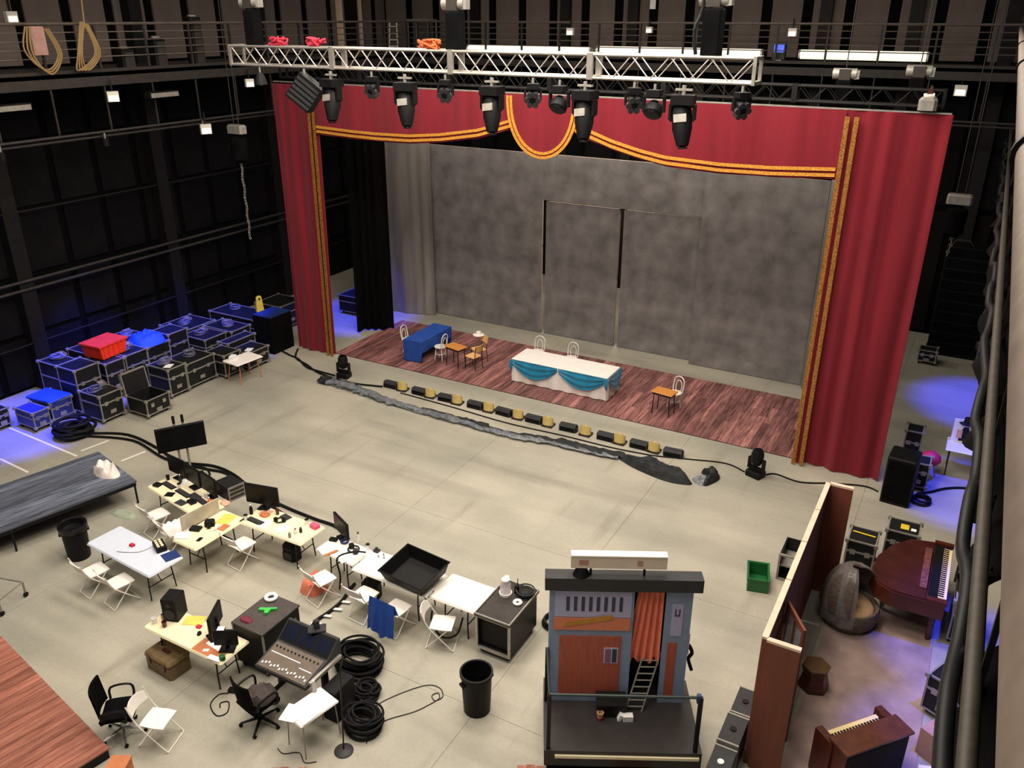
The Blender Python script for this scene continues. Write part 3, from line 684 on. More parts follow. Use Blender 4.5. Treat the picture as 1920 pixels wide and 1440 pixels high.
def wood_chair():
    t = T('school_chair', '', 'chair', group='wooden school chairs on the stage')
    MB().rbox(-.2, .2, -.2, .2, .43, .45, .03).build('seat', OAKL, t)
    def fn(u, v): return (-.2+.4*u, -.21-.03*math.sin(math.pi*u)-.05*v, .62+.22*v)
    MB().sheet(fn, 8, 2, .014).build('backrest', OAKL, t)
    for x in (-.17, .17):
        MB().tube([(x, .17, .43), (x*1.1, .2, 0)], .012, 6).build('leg', BLACKM, t); MB().tube([(x, -.27, .82), (x, -.2, .44), (x*1.1, -.24, 0)], .012, 6).build('leg', BLACKM, t)
    return t
wc = wood_chair(); inst(wc, True, 'wooden school chair beside the orange-brown desk, seat facing the house', (-13.45, 22.05, ZS), 150); inst(wc, False, 'pale wooden school chair drawn close to the desk by the blue table', (-13.28, 21.45, ZS), 80)
t = T('straw_hat', 'cream round hat left on the back of the wooden school chair', 'hat', (-13.58, 22.28, .86)); MB().lathe([(.0, .1), (.08, .1), (.1, .02), (.19, 0), (.19, -.012), (.0, -.012)], 18).build('brim', CLOTHW, t, 40); MB().lathe([(.101, .02), (.102, .045)], 18).build('band', CLOTHW, t)
# footlights
def foot_box():
    t = T('strip_light', '', 'stage light', group='black strip lights in the footlight row')
    MB().prismX([(-.12, 0), (.12, 0), (.12, .1), (.06, .2), (-.08, .2), (-.12, .14)], -.24, .24).build('housing', DKGREY, t)
    MB().b(-.21, .21, -.13, -.12, .03, .13).build('cell_panel', SCREEN, t)
    for x in (-.25, .25): MB().b(x-.012, x+.012, -.07, .07, 0, .16).build('bracket', BLACKM, t)
    return t
def foot_gold():
    t = T('shell_footlight', '', 'stage light', group='brass shell footlights in the footlight row')
    MB().b(-.14, .14, -.12, .12, 0, .05).build('base', STEELD, t)
    MB().rbox(-.1, .1, -.08, .1, .05, .2, .02).build('lamp_body', BRASS, t)
    def fn(u, v):
        a = math.pi*(u-.5); return (.14*math.sin(a), -.02-.10*math.cos(a)*(1-v*.5), .06+.24*v*(.8+.2*math.cos(a)))
    MB().sheet(fn, 12, 5, .008).build('shell', BRASSL, t, 60); MB().cyl((0, .0, .2), (0, 0, .27), .05, .03, 10).build('bulb', BRASSL, t, 40)
    return t
ords = ['first', 'second', 'third', 'fourth', 'fifth', 'sixth', 'seventh', 'eighth', 'ninth', 'tenth']
fb = foot_box(); fg = foot_gold()
for i, x in enumerate((-14.7, -13.65, -12.7, -11.68, -10.72, -9.75, -8.68, -7.55, -6.6, -5.66)): inst(fb, i == 0, 'black strip light, %s in the floor row counted from the narrow curtain' % ords[i], (x, 18.95, 0), (0, 0, 3, 0, -3, 0, 2, 0, 0, 4)[i])
for i, x in enumerate((-14.28, -13.25, -12.3, -11.22, -10.25, -9.3, -8.15, -7.15, -6.18)): inst(fg, i == 0, 'brass shell footlight, %s in the floor row counted from the narrow curtain' % ords[i], (x, 18.93, 0), 5-i, scale=(1.15, 1.15, 1.05))
def floor_head(label, loc, rz):
    t = T('moving_light', label, 'stage light', loc, rz); MB().rbox(-.2, .2, -.16, .16, 0, .16, .02).build('base', BLACKP, t)
    MB().prismY([(-.22, .18), (.22, .18), (.22, .48), (.17, .5), (.17, .24), (-.17, .24), (-.17, .5), (-.22, .48)], -.06, .06).build('yoke', BLACKP, t)
    hd = MB().lathe([(.02, -.2), (.1, -.18), (.155, -.06), (.155, .12), (.12, .22), (.02, .24)], 14).build('head', BLACKP, t, 40, loc=(0, 0, .5)); MB().lathe([(0, .245), (.09, .242)], 14).build('lens', SCREEN, hd, 40); MB().cyl((0, 0, .15), (0, 0, .2), .1, n=12).build('turntable', BLACKP, t, 40)
    return t
floor_head('moving-head light on the floor before the narrow red curtain', (-16.5, 18.85, 0), 10); floor_head('moving-head light on the floor before the wide red curtain', (-3.53, 18.95, 0), -20)
# rolled sheet along the floor
def bundle(pts, rs, seed):
    rnd = random.Random(seed); P = spline([Vector(p) for p in pts], 8); n = len(P); m_ = MB(); vs = []; k = 10
    for i, p in enumerate(P):
        d = (P[min(i+1, n-1)]-P[max(i-1, 0)]).normalized(); s_ = Vector((-d.y, d.x, 0)); r = rs[min(len(rs)-1, int(i/n*len(rs)))]
        for j in range(k):
            a = 2*math.pi*j/k; rr = r*(1+.45*rnd.uniform(-1, 1)); vs.append(p+s_*math.cos(a)*rr*1.7+Vector((0, 0, max(.004, .07+math.sin(a)*rr*.7))))
    m_.v = [tuple(v) for v in vs]; m_.f = [(i*k+j, i*k+(j+1) % k, (i+1)*k+(j+1) % k, (i+1)*k+j) for i in range(n-1) for j in range(k)]+[tuple(range(k-1, -1, -1)), tuple(range((n-1)*k, n*k))]
    return m_
RP = [(-16.6, 18.3), (-15.68, 18.22), (-14.3, 18.01), (-13.05, 17.9), (-11.76, 17.86), (-10.85, 17.8), (-9.81, 17.8), (-8.78, 17.95), (-7.69, 17.97), (-6.84, 18.08)]
S('plastic_sheet', bundle([(x, y, 0) for x, y in RP], [.11, .1, .07, .08, .06, .07, .05, .05], 2), GREYPL, 'long rolled grey plastic sheet snaking along the floor before the footlights', 'sheet', smooth=60)
S('black_fabric', bundle([(x+.1, y+.12, 0) for x, y in RP[3:]], [.05, .08, .03, .07, .09, .08], 4), BLACKF, 'thin black cloth twisted along the grey plastic sheet', 'fabric', smooth=60)
S('black_fabric', bundle([(-16.95, 18.35, 0), (-16.75, 18.25, 0), (-16.55, 18.3, 0)], [.1, .12, .08], 8), BLACKF, 'small black cloth heap at the plastic sheet end by the narrow curtain', 'fabric', smooth=60)
FP = [(-6.9, 18.2), (-6.3, 18.34), (-5.6, 18.22), (-5.0, 18.0), (-4.78, 17.72), (-5.34, 17.58), (-6.08, 17.74), (-6.6, 17.95)]
def blob(poly, h_, seed, n=11):
    rnd = random.Random(seed); P = spline([Vector((x, y, 0)) for x, y in poly], 5, True); ph_ = [rnd.uniform(0, 6.3) for _ in range(6)]; c = sum(P, Vector())/len(P); vs = []; k = len(P)
    for j in range(n):
        t_ = j/(n-1)
        for p in P: q = c+(p-c)*(1-t_*.97); d_ = (p-c); a_ = math.atan2(d_.y, d_.x); wv = .8+(1-t_)*(.3*math.sin(3*a_+5*t_+ph_[0])+.3*math.sin(8*a_-11*t_+ph_[1])+.12*rnd.random())+.15*math.sin(9*t_+ph_[2]); vs.append((q.x, q.y, .006+h_*min(1, (t_*3.2))**.7*max(.15, wv)*(1-.15*t_) if j else .003))
    m_ = MB(); m_.v = vs; m_.f = [(j*k+i, j*k+(i+1) % k, (j+1)*k+(i+1) % k, (j+1)*k+i) for j in range(n-1) for i in range(k)]+[tuple(range(k-1, -1, -1)), tuple(range((n-1)*k, n*k))]; return m_
S('black_fabric', blob(FP, .22, 1), BLACKF, 'large crumpled heap of black cloth on the open floor', 'fabric', smooth=60)
S('black_fabric', blob([(-4.75, 18.45), (-4.45, 18.65), (-4.25, 18.35), (-4.4, 17.9), (-4.52, 17.85), (-4.5, 18.2)], .22, 3), BLACKF, 'small curled black cloth piece past the large black heap', 'fabric', smooth=60)
S('plastic_sheet', blob([(-4.85, 18.0), (-4.6, 18.28), (-4.42, 18.1), (-4.55, 17.8)], .1, 4), GREYPL, 'scrap of grey plastic between the two black cloth heaps', 'sheet', smooth=60)
def cable(label, pts, r=.018, z=None, m=RUBBER, n=6):
    return S('cable', MB().tube([(p[0], p[1], (p[2] if len(p) > 2 else r)) for p in pts], r, n, smooth=6), m, label, 'cable', smooth=60)
cable('black cable looping out from the narrow curtain foot', [(-19.73, 19.53), (-19.22, 19.37), (-18.75, 19.25), (-18.05, 18.85), (-17.46, 18.78), (-16.8, 18.75)], .03)
cable('black cable running from the narrow curtain to the first strip light', [(-19.42, 19.95), (-18.93, 19.31), (-18.2, 19.02), (-17.3, 18.65), (-16.0, 18.55), (-15.2, 18.72), (-14.95, 18.8)], .03)
cable('thin black cable trailing along the front of the footlight row', [(-14.2, 18.7), (-12.24, 18.61), (-10.36, 18.48), (-8.7, 18.55), (-7.3, 18.55), (-6.5, 18.62), (-6.0, 18.7), (-5.25, 18.93), (-4.35, 19.18), (-3.8, 18.98)], .018)
cable('thin black cable from the floor light to the black loudspeaker', [(-3.3, 19.1), (-3.08, 19.25), (-2.48, 19.14), (-1.79, 19.45), (-1.08, 19.7), (-0.74, 19.6)], .02)
# ================================================================== ROAD CASES
def road_case(label, x0, x1, y0, y1, z0, h_, m=CASEB, cast=True, face='x', lid=.68, group=None, edge=ALUD, rz=0, name='road_case', open_=False):
    W, L_ = x1-x0, y1-y0
    t = T(name, label, 'road case', ((x0+x1)/2, (y0+y1)/2, z0), rz, group); c = .11 if (cast and z0 < .02) else 0
    a, b_ = -W/2, W/2; p, q = -L_/2, L_/2; g_ = .012
    H1 = h_*lid
    if open_:
        MB().b(a+g_, b_-g_, p+g_, q-g_, c, c+.03).b(a+g_, a+.04, p+g_, q-g_, c+.03, h_).b(b_-.04, b_-g_, p+g_, q-g_, c+.03, h_).b(a+.04, b_-.04, p+g_, p+.04, c+.03, h_).b(a+.04, b_-.04, q-.04, q-g_, c+.03, h_).build('body', m, t)
    else: MB().b(a+g_, b_-g_, p+g_, q-g_, c, h_-g_).build('body', m, t)
    e = .03; k = MB()
    for x in (a, b_-e):
        for y in (p, q-e): k.b(x, x+e, y, y+e, c, h_)
    for z in (c, h_-e):
        for y in (p, q-e): k.b(a+e, b_-e, y, y+e, z, z+e)
        for x in (a, b_-e): k.b(x, x+e, p+e, q-e, z, z+e)
    k.build('edge_trim', edge, t)
    if not open_:
        k = MB()
        for y in (p-.002, q-.01): k.b(a, b_, y, y+.012, H1-.02, H1+.02)
        for x in (a-.002, b_-.01): k.b(x, x+.012, p, q, H1-.02, H1+.02)
        k.build('lid_valance', edge, t)
    for x in (a, b_):
        for y in (p, q):
            for z in ((h_-.02, c+.02) if x == b_ else (h_-.02,)): MB().box((x*.985, y*.985, z), (.075, .075, .075)).build('corner', edge, t)
    if face == 'x':
        for y in (p*.5, q*.5): MB().b(b_, b_+.014, y-.05, y+.05, H1-.06, H1+.05).build('latch', ALU, t)
        MB().b(b_, b_+.012, -.09, .09, H1*.5-.05, H1*.5+.06).build('handle', ALUD, t)
    else:
        for x in (a*.5, b_*.5): MB().b(x-.05, x+.05, p-.014, p, H1-.06, H1+.05).build('latch', ALU, t)
        MB().b(-.09, .09, p-.012, p, H1*.5-.05, H1*.5+.06).build('handle', ALUD, t)
    if c:
        for x in (a*.75, b_*.75):
            for y in (p*.75, q*.75): MB().cyl((x-.02, y, .05), (x+.02, y, .05), .05, n=10).b(x-.03, x+.03, y-.04, y+.04, .08, c).build('caster', RUBBER, t, 40)
    return t
GC = 'black road cases along the side wall'
t = road_case('open black trunk with its lid propped up, nearest the cable heap', -20.15, -19.32, 13.72, 14.52, 0, .58, group=GC, open_=True)
ld = MB().b(-.02, .06, -.4, .4, 0, .6).build('lid', CASEB, t, loc=(-.46, 0, .58), rot=(0, R(-8), 0)); MB().b(-.03, .07, -.41, -.38, -.01, .62).b(-.03, .07, .38, .41, -.01, .62).b(-.03, .07, -.4, .4, .59, .62).build('lid_trim', ALUD, ld)
road_case('square black case standing between the cable heap and the open trunk', -21.0, -20.15, 12.9, 13.62, 0, .86, group=GC)
road_case('low blue-lit case closest to the frame edge', -22.15, -21.35, 11.68, 12.15, 0, .58, CASELIT, group=GC)
road_case('blue-topped case behind the low case near the frame edge', -22.35, -21.4, 12.25, 12.9, 0, .64, CASELIT, group=GC)
road_case('small dark case at the frame edge beside the low blue-lit case', -23.1, -22.3, 11.2, 11.6, 0, .6, group=GC)
road_case('tall black cabinet case behind the blue-topped case', -22.9, -22.05, 13.05, 13.7, 0, 1.35, group=GC)
road_case('tall black cabinet case between blue-topped case and square case', -21.95, -21.15, 12.98, 13.75, 0, 1.4, group=GC)
road_case('mid-height black case in the front row just past the open trunk', -20.75, -19.86, 15.0, 15.65, 0, .95, group=GC)
road_case('long black case in the front row joining the white-topped table', -20.85, -19.9, 15.7, 16.8, 0, .86, group=GC)
road_case('black wheeled case right behind the small white table', -20.4, -19.58, 16.88, 17.55, 0, .8, group=GC)
road_case('low black wheeled case past the small white table', -20.2, -19.42, 17.72, 18.62, 0, .62, group=GC)
road_case('upper-row black case under the red bin', -22.2, -21.28, 14.02, 14.66, 0, 1.2, CASEB, group=GC)
road_case('upper-row black case next to the one under the red bin', -22.25, -21.32, 14.74, 15.52, 0, 1.2, group=GC)
road_case('upper-row black case with a blue tarp bundle on it', -22.3, -21.4, 15.58, 16.42, 0, 1.15, group=GC)
road_case('tallest upper-row black case past the blue tarp', -22.3, -21.52, 16.5, 17.25, 0, 1.28, group=GC)
road_case('back-row black case behind the red bin', -23.4, -22.4, 14.3, 15.3, 0, 1.2, CASEB, group=GC)
road_case('back-row black case behind the blue tarp bundle', -23.4, -22.4, 15.4, 16.5, 0, 1.15, group=GC)
road_case('wide flat blue-lit case nearest the tall upper case in the far cluster', -22.0, -20.95, 17.4, 18.3, 0, .9, group=GC)
road_case('wide flat blue-lit case in the middle of the far cluster', -22.05, -20.75, 18.35, 19.2, 0, .92, group=GC)
road_case('black case half hidden at the wall side of the far cluster', -23.3, -22.1, 17.6, 18.9, 0, .95, group=GC)
road_case('small black case squeezed between the far cluster and the low wheeled case', -20.7, -20.26, 17.7, 18.9, 0, .8, group=GC)
road_case('black case at the wall side near the yellow sign', -22.9, -20.75, 19.4, 20.4, 0, 1.0, group=GC)
road_case('black case by the wall behind the narrow curtain', -22.3, -21.1, 21.0, 22.2, 0, .95, group=GC)
road_case('blue-lit black case seen in the gap inside the narrow curtain', -20.7, -19.8, 23.7, 24.7, 0, .75, group=GC)
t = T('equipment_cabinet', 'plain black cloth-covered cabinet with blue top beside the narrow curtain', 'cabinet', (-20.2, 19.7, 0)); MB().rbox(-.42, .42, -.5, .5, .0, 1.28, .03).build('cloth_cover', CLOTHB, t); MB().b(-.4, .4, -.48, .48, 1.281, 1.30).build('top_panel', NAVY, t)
t = T('caution_sign', 'yellow folding floor sign standing on a case near the narrow curtain', 'sign', (-21.2, 20.15, 1.0), 62)
MB().prismY([(-.13, 0), (.13, 0), (.09, .55), (.05, .6), (-.05, .6), (-.09, .55)], -.09, -.075).build('front_panel', YELLOW, t, rot=(R(-6), 0, 0)); MB().prismY([(-.13, 0), (.13, 0), (.09, .55), (-.09, .55)], .075, .09).build('rear_panel', YELLOW, t, rot=(R(6), 0, 0)); MB().b(-.03, .03, -.1, -.088, .48, .54).build('symbol', BLACK, t)
t = T('storage_bin', 'red plastic bin lying on the upper-row case', 'bin', (-21.95, 14.6, 1.2), 4)
MB().prismX([(-.42, .02), (.42, .02), (.48, .42), (-.48, .42)], -.42, .36).build('shell', REDP, t); MB().b(-.46, .40, -.52, .52, .40, .45).build('rim', REDP, t)
for k in range(5): MB().b(.36, .385, -.36+.17*k, -.30+.17*k, .05, .38).build('rib', REDP, t)
S('tarp_bundle', blob([(-.5, -.4), (.35, -.45), (.45, .3), (-.2, .5), (-.55, .1)], .28, 6), BLUECL, 'crumpled royal blue tarp bundle on an upper-row case', 'tarp', (-21.85, 16.0, 1.15), smooth=60)
S('tarp_bundle', MB().rbox(-.5, .5, -.35, .35, 0, .05, .02), BLUECL, 'flat blue sheet folded over the blue-topped case', 'tarp', (-21.88, 12.55, .642), 6)
random.seed(11)
cl = [(-22.8, 14.7, 1.2, 'black case behind the red bin'), (-21.8, 15.15, 1.2, 'second upper-row case'), (-22.9, 16.0, 1.15, 'case behind the blue tarp'), (-21.5, 17.8, .9, 'nearest flat case of the far cluster'), (-21.4, 18.75, .92, 'middle flat case of the far cluster'),
      (-22.7, 18.2, .95, 'wall-side case of the far cluster'), (-20.3, 15.3, .95, 'mid-height front-row case'), (-20.4, 16.2, .86, 'long front-row case'), (-22.45, 13.4, 1.35, 'tall cabinet by the wall'), (-22.2, 19.9, 1.0, 'case near the yellow sign'), (-20.6, 13.25, .86, 'square case by the cable heap')]
for x, y, z, l in cl:
    S('cable_coil', (lambda m_: [m_.torus((random.uniform(-.03, .03), random.uniform(-.03, .03), .025+.03*k), .17-.01*k, .02, 18, 6) for k in range(4)] and m_)(MB()), mat('blue_grey_cable', (92, 92, 120), .5), 'coiled cable lying on the ' + l, 'cable', (x+random.uniform(-.1, .1), y+random.uniform(-.15, .15), z), smooth=50, group='coiled cables on the road cases')
    t = T('gear_tray', 'small metal gear tray on the ' + l, 'tray', (x-.25, y+.28, z), random.uniform(-20, 20), group='gear trays on the road cases'); MB().b(-.14, .14, -.1, .1, 0, .015).build('bottom', ALUD, t)
    MB().b(-.14, -.128, -.1, .1, .015, .07).b(.128, .14, -.1, .1, .015, .07).b(-.128, .128, -.1, -.088, .015, .07).b(-.128, .128, .088, .1, .015, .07).build('rim', ALU, t)
for x, y, l in ((-20.3, 15.25, 'sheet of paper on the mid-height front-row case'), (-19.85, 18.0, 'sheet of paper on the low wheeled case past the white table')):
    S('paper_sheet', MB().b(-.11, .11, -.15, .15, 0, .004), PAPER, l, 'paper', (x+.2, y, .952 if y < 17 else .622), 25)
# small white table with red legs
t = T('side_table', 'small white table with orange legs by the road cases', 'table', (-19.1, 17.2, 0), -6); MB().rbox(-.36, .36, -.5, .5, .68, .71, .02).build('tabletop', CLOTHW, t)
for x in (-.27, .27):
    for y in (-.38, .38): MB().cyl((x*.85, y*.85, .68), (x*1.1, y*1.05, 0), .016, n=6).build('leg', KRAFT, t)
S('paper_box', MB().rbox(-.08, .08, -.12, .12, 0, .12, .01), PAPER, 'white paper box on the small white table', 'box', (-19.32, 17.0, .71), 20)
# black cable heap
m_ = MB(); random.seed(2)
for k in range(9): m_.torus((random.uniform(-.15, .15), random.uniform(-.12, .12), .05+.04*k), random.uniform(.3, .5), .045, 26, 7)
S('cable_heap', m_, RUBBER, 'big heap of thick black cable on the floor by the blue-lit cases', 'cable', (-20.35, 12.1, 0), smooth=50)
cable('thick black cable run arcing from the heap behind the desks', [(-20.05, 12.3), (-19.02, 12.78), (-17.56, 12.62), (-16.6, 12.4), (-15.66, 12.67), (-14.84, 12.6), (-13.78, 12.25), (-12.62, 12.09), (-11.77, 12.04), (-11.03, 12.0), (-10.3, 11.5)], .036)
cable('second thick black cable alongside the run behind the desks', [(-19.9, 12.2), (-18.61, 12.62), (-17.04, 12.35), (-15.81, 12.46), (-15.07, 12.56), (-14.25, 12.28), (-13.33, 12.05), (-12.72, 11.9), (-12.14, 11.75), (-11.4, 11.6)], .034)
cable('thin black cable looping off behind the television stand', [(-16.66, 12.2), (-15.9, 12.5), (-15.5, 12.4), (-15.15, 12.0), (-15.0, 11.6)], .025)
# floor tape
for i, (a, b_, l) in enumerate((((-22.3, 11.5), (-19.2, 11.36), 'long white tape line on the floor before the blue-lit cases'), ((-19.36, 11.6), (-19.24, 12.35), 'short white tape tick beside the long tape line'), ((-17.97, 11.75), (-17.86, 12.4), 'short white tape tick by the cable run'), ((-20.8, 10.3), (-19.5, 10.22), 'white tape line beside the grey plank platform edge'))):
    d = (Vector(b_)-Vector(a)).normalized(); n_ = Vector((-d.y, d.x))*.03; A, B = Vector(a), Vector(b_)
    S('floor_tape', MB().prism([tuple(A-n_), tuple(B-n_), tuple(B+n_), tuple(A+n_)], .001, .004), TAPE, l, 'tape')
for i, (x, y) in enumerate(((-9.35, 9.28), (-9.33, 9.55), (-9.28, 9.8), (-9.28, 10.05))): S('floor_tape', MB().b(-.1, .1, -.03, .03, 0, .006), TAPE, 'white tape tab on the desk cable, %s from the mixing console' % ords[i], 'tape', (x+.03, y, .045), 20)
# grey plank platform at frame edge
gp = T('plank_platform', 'low platform of blue-grey planks at the frame edge', 'platform', (-15.82, 10.62, 0), -14)
for i in range(11):
    w_ = 2.1/11; MB().b(-2.1+i*w_+.007, -2.1+(i+1)*w_-.007, -5.5, 0, .56, .6+.006*(i % 2)).build('plank', PLANKG, gp)
MB().b(-2.08, -.02, -5.48, -.02, .47, .555).build('frame', BLACK, gp)
for x in (-2.0, -.05):
    for y in (-5.4, -2.7, -.05): MB().cyl((x, y, .47), (x, y, 0), .025, n=6).build('leg', BLACKM, gp)
S('plastic_bag', blob([(-.35, -.2), (.1, -.25), (.4, -.05), (.35, .15), (-.1, .22), (-.38, .1)], .2, 12), mat('white_poly', (236, 222, 214), .3, var=.12, scale=8), 'crumpled white plastic bag on the grey plank platform', 'bag', (-16.75, 10.55, .6), -15, smooth=60)
S('cloth_scrap', blob([(-.3, -.15), (.3, -.1), (.25, .15), (-.25, .12)], .05, 14), mat('sage_cloth', (150, 160, 140), .8), 'pale green cloth under the grey plank platform corner', 'cloth', (-15.75, 10.1, 0), smooth=60)
S('wood_post', MB().b(-.12, .12, -.12, .12, 0, .5).b(-.14, .14, -.14, .14, .5, .54), MAHOG, 'dark red wooden block at the frame edge beside the grey platform', 'block', (-20.6, 10.0, 0))
# red-brown deck at lower corner
wd = T('wood_deck', 'low red-brown plank deck filling the lower frame corner', 'platform', (-10.02, 5.38, 0), -10.5)
for i in range(19):
    w_ = .21; MB().b(-4.0+i*w_+.004+.01, -4.0+(i+1)*w_-.004+.01, -3.2, 0, .17, .2).build('plank', PLANKB, wd, rot=None)
MB().b(-3.98, -.02, -3.18, -.02, 0, .168).build('frame', BLACK, wd)
t = T('equipment_cart', 'grey tube cart at the frame edge below the light blue table', 'cart', (-15.3, 6.75, 0), 15)
for x in (-.5, .5):
    for y in (-.3, .3): MB().cyl((x, y, .06), (x, y, .34), .02, n=6).build('upright', ALUD, t); MB().cyl((x-.02, y, .05), (x+.02, y, .05), .05, n=10).build('caster', RUBBER, t, 40)
MB().tube([(-.5, -.3, .34), (.5, -.3, .34), (.5, .3, .34), (-.5, .3, .34)], .02, 6, True).build('frame', ALUD, t)
# ================================================================== TRASH CANS, CRATES
def trash_can(label, loc, liner):
    t = T('trash_can', label, 'trash can', loc); MB().lathe([(.0, .02), (.205, .02), (.21, .0), (.22, .0), (.235, .3), (.25, .72), (.275, .74), (.275, .8), (.245, .8), (.225, .3), (.2, .04), (.0, .04)], 24).build('barrel', BLACKP, t, 40)
    for a in (60, 240): MB().box((.265*math.cos(R(a)), .265*math.sin(R(a)), .62), (.05, .12, .03), Matrix.Rotation(R(a), 3, 'Z')).build('handle', BLACKP, t)
    if liner: MB().lathe([(.282, .68), (.29, .78), (.28, .815), (.23, .8), (.21, .5), (.17, .35), (0, .3)], 24).build('bin_liner', mat('bin_liner', (18, 18, 20), .25, var=.3), t, 40)
    return t
trash_can('black trash can standing alone on the floor near the photo booth', (-5.61, 8.98, 0), False); trash_can('black trash can with bin liner beside the light blue table', (-15.18, 8.55, 0), True)
t = T('crate', 'green plastic crate on the bare floor near the brown set wall', 'crate', (-2.4, 14.6, 0), 14)
MB().b(-.2, .2, -.3, .3, 0, .02).build('bottom', GREENP, t)
for x0, x1, y0, y1 in ((-.2, -.18, -.3, .3), (.18, .2, -.3, .3), (-.18, .18, -.3, -.28), (-.18, .18, .28, .3)): MB().b(x0, x1, y0, y1, .02, .3).build('side', GREENP, t)
MB().b(-.22, .22, -.32, -.3, .27, .31).b(-.22, .22, .3, .32, .27, .31).b(-.22, -.2, -.3, .3, .27, .31).b(.2, .22, -.3, .3, .27, .31).build('rim', GREENP, t)
# ================================================================== BROWN SET WALL AND BACKSTAGE
sw_ = T('set_wall', 'brown three-sided set wall with raw pine top edges', 'set wall', (0, 0, 0))
def wallp(x0, x1, y0, y1, h0=0, h1=2.44):
    MB().b(x0, x1, y0, y1, h0, h1-.04).build('panel', BROWN, sw_); MB().b(x0-.005, x1+.005, y0, y1, h1-.04, h1).build('top_edge', PINE, sw_)
ys = [10.02, 11.55, 12.74, 13.88, 14.98]
for k in range(1, 4): wallp(-1.47, -1.39, ys[k]+.012, ys[k+1]-.012)
wallp(-1.47, -1.39, 10.03, 10.28); wallp(-1.47, -1.39, 10.28, 11.54, 0, 1.0); wallp(-1.47, -1.39, 10.28, 11.54, 1.9, 2.44)
wallp(-1.39, -.93, 9.98, 10.06); wallp(-1.39, -.98, 14.94, 15.02)
wf = MB().b(-1.48, -1.36, 10.28, 10.34, 1.0, 1.86).b(-1.48, -1.36, 11.48, 11.54, 1.0, 1.86).b(-1.48, -1.36, 10.34, 11.48, 1.0, 1.06).b(-1.48, -1.36, 10.34, 11.48, 1.8, 1.86).b(-1.45, -1.39, 10.89, 10.93, 1.06, 1.8).build('window_frame', MAHOG, sw_)
for y0, y1 in ((10.34, 10.89), (10.93, 11.48)): MB().b(-1.43, -1.42, y0, y1, 1.06, 1.8).build('pane', mat('pane', (170, 170, 176), .1, alpha=.45), wf)
t = T('set_door', 'narrow wood-framed glazed leaf standing open inside the brown set wall', 'door', (-1.36, 11.35, 0), -58)
for x0, x1, z0, z1 in ((0, .07, 0, 2.2), (.63, .7, 0, 2.2), (.07, .63, 2.1, 2.2), (.07, .63, 0, .9), (.33, .37, .9, 2.1)): MB().b(x0, x1, -.02, .02, z0, z1).build('rail', BROWN, t)
for x0, x1 in ((.07, .33), (.37, .63)): MB().b(x0, x1, -.005, .005, .9, 2.1).build('pane', _M['pane'], t)
S('vinyl_floor', MB().b(-.95, .86, 8.2, 14.92, 0, .012), MATF, 'mottled pinkish vinyl floor inside the brown set wall', 'floor cover')
t = T('prop_stump', 'small brown faceted stool on the pinkish vinyl floor', 'stool', (-.85, 12.2, .012), 20); MB().lathe([(.24, 0), (.26, .05), (.2, .3), (.23, .42)], 6).build('body', MAHOG, t); MB().lathe([(.235, .42), (.235, .46), (.0, .47)], 6).build('seat', mat('stool_top', (92, 62, 30), .5), t)
# hooded pod chair wrapped in plastic
t = T('hooded_chair', 'round hooded wicker chair wrapped in clear plastic', 'chair', (-.62, 14.3, .012), -25)
MB().lathe([(.0, .0), (.42, .0), (.5, .12), (.53, .34), (.5, .42), (.44, .4), (.42, .3), (0, .28)], 24).build('tub', WICKER, t, 50)
def hood(u, v):
    a = R(70)+R(230)*u; b_ = v*math.pi*.5; r = .52*math.cos(b_*.92)+.02; return (r*math.cos(a), r*math.sin(a), .4+.78*math.sin(b_))
MB().sheet(hood, 22, 10, .03).build('hood', WICKER, t, 60)
MB().lathe([(0, .3), (.38, .3), (.42, .36), (.36, .43), (0, .45)], 20).build('cushion', TAN, t, 50)
def wrapf(u, v):
    a = R(40)+R(270)*u; b_ = v*math.pi*.5; r = (.55*math.cos(b_*.92)+.02)*(1+.04*math.sin(9*a+5*v)); return (r*math.cos(a), r*math.sin(a), .2+1.02*math.sin(b_))
MB().sheet(wrapf, 36, 12, .004).build('plastic_wrap', WRAP, t, 60)
# grand piano
gp_ = T('grand_piano', 'dark brown baby grand piano with keyboard toward the walkway', 'piano', (.9, 15.3, 0))
body = [(.0, -1.05), (.0, 1.05), (-.35, 1.05), (-.75, .95), (-1.05, .55), (-1.25, .05), (-1.3, -.55), (-1.15, -.9), (-.9, -1.05)]
MB().prism(body, .62, .93).build('case', MAHOG, gp_)
MB().prism([(x*.98-.33 if x > -.3 else x*.985, y*.97) for x, y in body], .935, .955).build('lid', mat('piano_lid', (66, 30, 26), .3, var=.25, scale=2), gp_)
MB().b(-.3, -.02, -.95, .95, .935, .945).build('key_bed', BLACKP, gp_)
MB().b(-.14, .0, -.86, .86, .946, .962).build('keys', IVORY, gp_)
for k in range(24): MB().b(-.14, -.05, -.82+.07*k, -.79+.07*k, .963, .975).build('black_key', BLACKP, gp_)
MB().b(-.46, -.34, -.7, .7, .957, .985).build('music_desk', mat('carved', (110, 62, 56), .5, var=.5, scale=12), gp_)
for y in (-1.05, .95): MB().b(-.32, .02, y, y+.1, .93, 1.0).build('cheek', MAHOG, gp_)
for x, y in ((-.15, -.85), (-.15, .85), (-1.0, -.3)): MB().cyl((x, y, .62), (x, y, 0), .07, .04, 8).build('leg', MAHOG, gp_)
